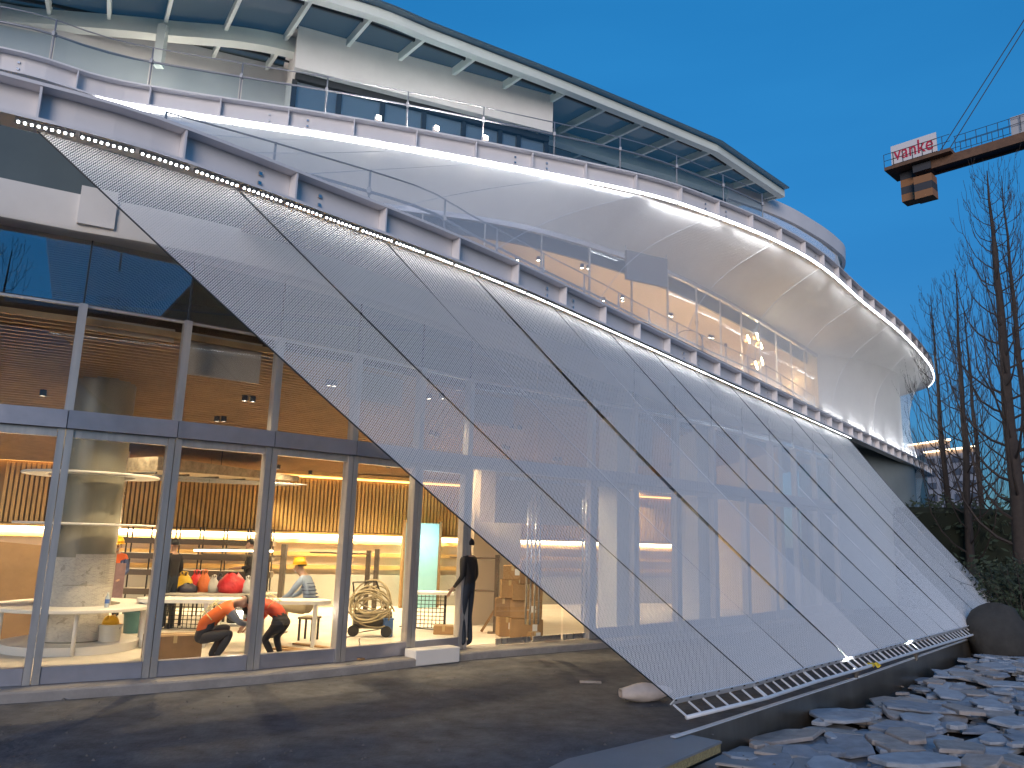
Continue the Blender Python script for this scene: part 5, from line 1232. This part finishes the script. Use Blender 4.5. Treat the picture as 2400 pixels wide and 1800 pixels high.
# ------------------------------------------------------------------ people
mat('skin_tone', (.45, .27, .19), .55); mat('hair_black', (.012, .010, .010), .5); mat('shirt_black', (.018, .016, .018), .8, bump=.2, bscale=12); mat('jeans_dark', (.02, .028, .045), .8, bump=.15, bscale=14)
mat('vest_orange', (.78, .14, .02), .6, bump=.25, bscale=12); mat('vest_red', (.70, .07, .02), .6, bump=.25, bscale=12); mat('trousers_grey', (.05, .045, .045), .8); mat('khaki', (.40, .33, .22), .8); mat('shirt_blue', (.25, .32, .45), .8); mat('reflective', (.75, .75, .35), .4); mat('sleeve_grey', (.22, .23, .26), .8); mat('boot', (.04, .03, .025), .7); mat('mask_white', (.6, .62, .65), .7); mat('mauve_board', (.25, .16, .17), .6, vary=.2, scale=9); mat('stripe_navy', (.05, .07, .16), .8)
def person(label, loc, face, scale, J, mats, hair=True, helm=False, extra=None, bulk=1.0):
    """one continuous skinned body; J joints in a local frame (x right, y forward, z up)"""
    base = dict(pelvis=(0, 0, .95), spine=(0, -.01, 1.13), chest=(0, 0, 1.32), neck=(0, .0, 1.47), jaw=(0, .025, 1.54), face=(0, .03, 1.60), crown=(0, .015, 1.68),
                shl=(-.17, 0, 1.41), shr=(.17, 0, 1.41), ell=(-.22, -.03, 1.13), elr=(.22, -.03, 1.13), wrl=(-.23, .06, .90), wrr=(.23, .06, .90),
                hpl=(-.09, 0, .91), hpr=(.09, 0, .91), knl=(-.10, .02, .50), knr=(.10, .02, .50), anl=(-.10, -.03, .09), anr=(.10, -.03, .09), tol=(-.12, .14, .035), tor=(.12, .14, .035))
    base.update(J); P = {k: Vector(v) for k, v in base.items()}
    rad = dict(pelvis=(.145, .115), spine=(.125, .10), chest=(.15, .11), neck=(.052, .055), jaw=(.062, .072), face=(.076, .092), crown=(.066, .078), shl=(.065, .065), shr=(.065, .065), ell=(.044, .044), elr=(.044, .044), wrl=(.028, .028), wrr=(.028, .028), hpl=(.095, .095), hpr=(.095, .095), knl=(.062, .062), knr=(.062, .062), anl=(.045, .045), anr=(.045, .045), tol=(.038, .03), tor=(.038, .03))
    E_ = [('pelvis', 'spine'), ('spine', 'chest'), ('chest', 'neck'), ('neck', 'jaw'), ('jaw', 'face'), ('face', 'crown'), ('chest', 'shl'), ('chest', 'shr'), ('shl', 'ell'), ('shr', 'elr'), ('ell', 'wrl'), ('elr', 'wrr'), ('pelvis', 'hpl'), ('pelvis', 'hpr'), ('hpl', 'knl'), ('hpr', 'knr'), ('knl', 'anl'), ('knr', 'anr'), ('anl', 'tol'), ('anr', 'tor')]
    # palms and five fingers each
    for s, w_, e_ in (('l', 'wrl', 'ell'), ('r', 'wrr', 'elr')):
        d = (P[w_] - P[e_]).normalized(); sd = d.cross(Vector((0, 0, 1)) if abs(d.z) < .8 else Vector((0, 1, 0))).normalized(); up = sd.cross(d)
        P['pm' + s] = P[w_] + d * .065; rad['pm' + s] = (.033, .024); E_.append((w_, 'pm' + s))
        for k, (o, ln) in enumerate(((-.03, .055), (-.010, .07), (.012, .066), (.032, .05))):
            P['f%d%s' % (k, s)] = P['pm' + s] + d * (.03 + ln * .5) + sd * o; P['g%d%s' % (k, s)] = P['pm' + s] + d * (.03 + ln) + sd * (o * 1.05) - up * .018
            rad['f%d%s' % (k, s)] = (.0095, .0095); rad['g%d%s' % (k, s)] = (.008, .008); E_ += [('pm' + s, 'f%d%s' % (k, s)), ('f%d%s' % (k, s), 'g%d%s' % (k, s))]
        P['th' + s] = P[w_] + d * .05 - sd * .05; rad['th' + s] = (.0105, .0105); E_.append((w_, 'th' + s))
    hf = (P['face'] - P['neck']).normalized(); fwd = (P['face'] - P['jaw']).cross(Vector((1, 0, 0))); fwd = fwd if fwd.length > 1e-4 else Vector((0, 1, 0)); fwd = -fwd.normalized() if fwd.dot(Vector((0, 1, 0))) < -.01 else fwd.normalized()
    P['nose'] = P['face'] + fwd * .108 - hf * .012; rad['nose'] = (.012, .014); E_.append(('face', 'nose'))
    for k_ in ('spine', 'chest', 'pelvis', 'shl', 'shr'): rad[k_] = (rad[k_][0] * bulk, rad[k_][1] * bulk)
    names = list(P); me = bpy.data.meshes.new('person_body'); me.from_pydata([tuple(P[n_]) for n_ in names], [(names.index(a), names.index(b)) for a, b in E_], [])
    tmp = bpy.data.objects.new('tmp', me); COL.objects.link(tmp)
    md = tmp.modifiers.new('skin', 'SKIN'); md.branch_smoothing = .4; md.use_smooth_shade = True
    for i, n_ in enumerate(names): me.skin_vertices[0].data[i].radius = rad[n_]; me.skin_vertices[0].data[i].use_root = (n_ == 'pelvis')
    sb_ = tmp.modifiers.new('sub', 'SUBSURF'); sb_.levels = 2; sb_.render_levels = 2
    bpy.context.view_layer.update(); nm = bpy.data.meshes.new_from_object(tmp.evaluated_get(bpy.context.evaluated_depsgraph_get())); bpy.data.objects.remove(tmp)
    seg = [(P[a], P[b], a, b) for a, b in E_]
    zone = {}
    for n_ in names:
        if n_ in ('pelvis', 'hpl', 'hpr', 'knl', 'knr', 'anl', 'anr'): zone[n_] = 'legs'
        elif n_ in ('spine', 'chest', 'shl', 'shr'): zone[n_] = 'torso'
        elif n_ in ('ell', 'elr'): zone[n_] = 'arm'
        elif n_ in ('tol', 'tor'): zone[n_] = 'shoe'
        else: zone[n_] = 'skin'
    order = ['skin', 'torso', 'arm', 'legs', 'shoe']
    mm_ = dict(skin='skin_tone', torso=mats[0], arm=mats[1], legs=mats[2], shoe='boot')
    nm.materials.clear()
    for o_ in order: nm.materials.append(MT[mm_[o_]])
    for pl in nm.polygons:
        c = pl.center; best = (9, None)
        for a, b, na, nb_ in seg:
            ab = b - a; t = max(0, min(1, (c - a).dot(ab) / ab.length_squared)); dd = (a + ab * t - c).length
            if dd < best[0]: best = (dd, na if t < .5 else nb_, na, nb_, t)
        z = zone[best[1]]
        if best[2] in ('ell', 'elr') and best[3] in ('wrl', 'wrr'): z = 'arm' if best[4] < mats[3] else 'skin'
        if best[2] in ('shl', 'shr'): z = 'torso' if best[4] < .25 else ('arm' if best[4] < mats[3] + 1 else 'skin')
        if best[2] in ('chest',) and best[3] == 'neck': z = 'torso' if best[4] < .75 else 'skin'
        if best[2] == 'pelvis' and best[3] == 'spine': z = 'legs' if best[4] < .35 else 'torso'
        pl.material_index = order.index(z); pl.use_smooth = True
    root = thing('person', label, 'person', loc)
    M = Matrix.Translation(loc) @ Matrix.Rotation(face, 4, 'Z') @ Matrix.Scale(scale, 4)
    zmin = min(v.co.z for v in nm.vertices)
    M = M @ Matrix.Translation((0, 0, -min(zmin, 0) if zmin < .02 else -zmin))
    body = bpy.data.objects.new('person_body', nm); COL.objects.link(body); nm.transform(Matrix.Translation(-Vector(loc)) @ M); body.parent = root; ORG[body.name] = Vector(loc)
    q = P['face'].lerp(P['crown'], .55); hz = (P['crown'] - P['jaw']).normalized(); rot = Vector((0, 0, 1)).rotation_difference(hz).to_matrix()
    if hair:
        m = MB(M); vs = []; n_, k_ = 16, 8
        for i in range(k_ + 1):
            th = (math.pi * .60) * i / k_
            for j in range(n_):
                a = 2 * math.pi * j / n_; ext = 1.0 if math.sin(a) < .1 else .62
                th2 = th * ext; vs.append(q + rot @ Vector((.090 * math.sin(th2) * math.cos(a), .104 * math.sin(th2) * math.sin(a) - .012, .098 * math.cos(th2) + .012)))
        m.add(vs, [(i * n_ + j, i * n_ + (j + 1) % n_, (i + 1) * n_ + (j + 1) % n_, (i + 1) * n_ + j) for i in range(k_) for j in range(n_)]); m.build('hair', 'hair_black', root, True)
    for sx in (-1, 1):
        m = MB(M); m.sphere(P['face'] + Vector((sx * .082, -.005, -.005)), .024, 8, (.45, .8, 1.2)); m.build('ear', 'skin_tone', root, True)
        m = MB(M); m.sphere(P['face'] + fwd * .088 + Vector((sx * .032, 0, .02)), .010, 6); m.build('eye', 'hair_black', root, True)
    m = MB(M); m.bar(P['jaw'] + fwd * .072 + Vector((-.022, 0, .015)), P['jaw'] + fwd * .072 + Vector((.022, 0, .015)), .008, .008); m.build('mouth', 'vest_red', root)
    if helm:
        hc = M @ (q + hz * .018); tm_ = Vector((0, 0, 1)).rotation_difference((M.to_3x3() @ hz).normalized()).to_matrix().to_4x4()
        helmet(Vector((0, 0, 0)), 0, root, None, Matrix.Translation(hc) @ tm_ @ Matrix.Rotation(face, 4, 'Z'))
    if extra: extra(root, M, P)
    return root
def facing(px_dir): return px_dir
# man in the doorway: black top, dark jeans, looking in to the left
p = atz(1090, 1519, ZF + .003)
person('man in black top and dark jeans standing in the glass doorway', V(p.x, p.y, ZF + .004), R(62), 1.04, dict(wrl=(-.20, .16, .92), wrr=(.21, .10, .90), knl=(-.09, .03, .50), crown=(0, .02, 1.69), tol=(-.12, .13, .035)), ('shirt_black', 'shirt_black', 'jeans_dark', .8), bulk=1.12)
# bent workers in orange vests
def stripes(root, M, P):
    a, b = P['chest'], P['spine']; u = (b - a).normalized(); back = Vector((0, -1, 0)); back = (back - u * back.dot(u)).normalized()
    for f_ in (.1, .75):
        c = a.lerp(b, f_); m = MB(M); m.tube([c + Vector((.172 * math.cos(t), 0, 0)) + back * (.126 * math.sin(t)) for t in np.linspace(0, math.pi, 12)], .006, 4); m.build('reflective_band', 'reflective', root, True)
    for sx in (-.08, .08):
        m = MB(M); m.tube([a + Vector((sx, 0, 0)) + back * .122 - u * .04, a.lerp(b, .5) + Vector((sx, 0, 0)) + back * .122, b + Vector((sx, 0, 0)) + back * .118], .006, 4); m.build('reflective_band', 'reflective', root, True)
bent = dict(pelvis=(0, -.22, .36), spine=(0, -.14, .54), chest=(0, .06, .72), neck=(0, .22, .80), jaw=(0, .29, .79), face=(0, .33, .78), crown=(0, .41, .78), shl=(-.19, .10, .74), shr=(.19, .10, .74), ell=(-.26, .26, .55), elr=(.26, .26, .55), wrl=(-.12, .46, .50), wrr=(.12, .46, .50),
            hpl=(-.11, -.20, .34), hpr=(.11, -.20, .34), knl=(-.20, .20, .46), knr=(.19, .18, .42), anl=(-.16, -.02, .09), anr=(.16, .0, .09), tol=(-.18, .15, .035), tor=(.18, .17, .035))
p = atz(498, 1556, ZF); person('worker in orange vest and grey sleeves crouching at left of the low bench', V(p.x, p.y, ZF + .004), R(-62), 1.03, bent, ('vest_orange', 'sleeve_grey', 'trousers_grey', .6), extra=stripes, bulk=1.18)
bent2 = dict(bent); bent2.update(pelvis=(0, -.22, .66), spine=(0, -.06, .82), chest=(0, .13, .92), neck=(0, .27, .92), jaw=(0, .34, .87), face=(0, .38, .83), crown=(0, .42, .77), shl=(-.18, .18, .91), shr=(.18, .18, .91), hpl=(-.10, -.21, .62), hpr=(.10, -.21, .62), knl=(-.14, .02, .36), knr=(.16, -.02, .36), anl=(-.14, -.16, .09), anr=(.16, -.12, .09), tol=(-.16, .0, .035), tor=(.18, .04, .035), ell=(-.24, .26, .66), elr=(.24, .26, .66), wrl=(-.12, .42, .52), wrr=(.12, .42, .52))
p = atz(628, 1552, ZF); person('worker in red orange vest bending over the low bench from the right', V(p.x, p.y, ZF + .004), R(78), .90, bent2, ('vest_red', 'vest_red', 'trousers_grey', .1), extra=stripes, bulk=1.2)
# seated worker with yellow helmet
sit = dict(pelvis=(0, -.05, .50), spine=(0, -.06, .70), chest=(0, .03, .90), neck=(0, .10, 1.04), jaw=(0, .16, 1.09), face=(0, .18, 1.14), crown=(0, .17, 1.22), shl=(-.17, .04, .97), shr=(.17, .04, .97), ell=(-.20, .22, .72), elr=(.20, .22, .72), wrl=(-.10, .42, .62), wrr=(.10, .42, .62),
           hpl=(-.10, .0, .48), hpr=(.10, .0, .48), knl=(-.14, .42, .52), knr=(.14, .42, .52), anl=(-.14, .36, .09), anr=(.14, .46, .09), tol=(-.15, .53, .035), tor=(.15, .63, .035))
def sit_extra(root, M, P):
    for k in range(5):
        f_ = k / 4; c = P['chest'].lerp(P['spine'], f_ * 1.1); m = MB(M); m.tube([c + Vector((.155 * math.cos(t), -.118 * math.sin(t), 0)) for t in np.linspace(-.4, math.pi + .4, 14)], .008, 4); m.build('shirt_stripe', 'stripe_navy', root, True)
    m = MB(M); m.sphere(P['jaw'] + Vector((0, .06, .0)), .05, 8, (1, .6, .8)); m.build('face_mask', 'mask_white', root, True)
p = atz(712, 1500, ZF); sp0 = V(p.x, p.y, ZF + .004)
person('seated worker with yellow helmet and striped blue shirt behind the long table', sp0, R(80), 1.06, sit, ('shirt_blue', 'shirt_blue', 'khaki', .7), hair=True, helm=True, extra=sit_extra)
ST = thing('stool', 'small dark stool under the seated worker', 'stool', sp0)
ms = MB(Matrix.Translation(sp0) @ Matrix.Rotation(R(80), 4, 'Z')); ms.bbox((0, -.08, .375), (.34, .30, .04), 0, .008); ms.build('seat', 'brown_board', ST)
for sx in (-.13, .13):
    for sy in (-.19, .04): MB(Matrix.Translation(sp0) @ Matrix.Rotation(R(80), 4, 'Z')).bar((sx, sy, .0), (sx, sy, .355), .03, .03).build('leg', 'black_metal', ST)
# standing worker with vest, helmet and mauve board
def board(root, M, P):
    m = MB(M); m.sphere(P['jaw'] + Vector((0, .055, .01)), .055, 8, (1, .6, .8)); m.build('face_mask', 'mask_white', root, True)
p = atz(250, 1478, ZF); ps_ = V(p.x, p.y, ZF + .004)
person('worker in orange vest and yellow helmet standing right of the round column', ps_, R(200), .93, dict(wrl=(-.16, .24, 1.02), wrr=(.16, .24, 1.0), ell=(-.24, .05, 1.12), elr=(.24, .05, 1.12), jaw=(0, .04, 1.535), face=(0, .055, 1.59), crown=(0, .05, 1.67)), ('vest_orange', 'stripe_navy', 'trousers_grey', .9), helm=True, extra=board)
MBd = MB(Matrix.Translation(ps_) @ Matrix.Rotation(R(200), 4, 'Z') @ Matrix.Scale(.93, 4)); bp2 = thing('mauve_board', 'dull mauve printed board held by the helmeted worker', 'board', ps_ + V(0, 0, .6))
MBd.box((0, .33, .92), (.46, .02, .72)); MBd.build('board_sheet', 'mauve_board', bp2)
p = atz(388, 1475, ZF); person('man in dark shirt standing behind the long table seen from the side', V(p.x, p.y, ZF + .004), R(70), .94, dict(wrl=(-.2, .2, .95), wrr=(.2, .22, .95)), ('shirt_black', 'shirt_black', 'jeans_dark', .35))
p = aty(578, 1400, 17.0); person('figure in black half hidden behind a mullion beyond the bag table', V(p.x, p.y, ZF + .004), R(100), .95, dict(wrl=(-.1, .28, 1.1), wrr=(.1, .28, 1.1)), ('shirt_black', 'shirt_black', 'trousers_grey', .5))
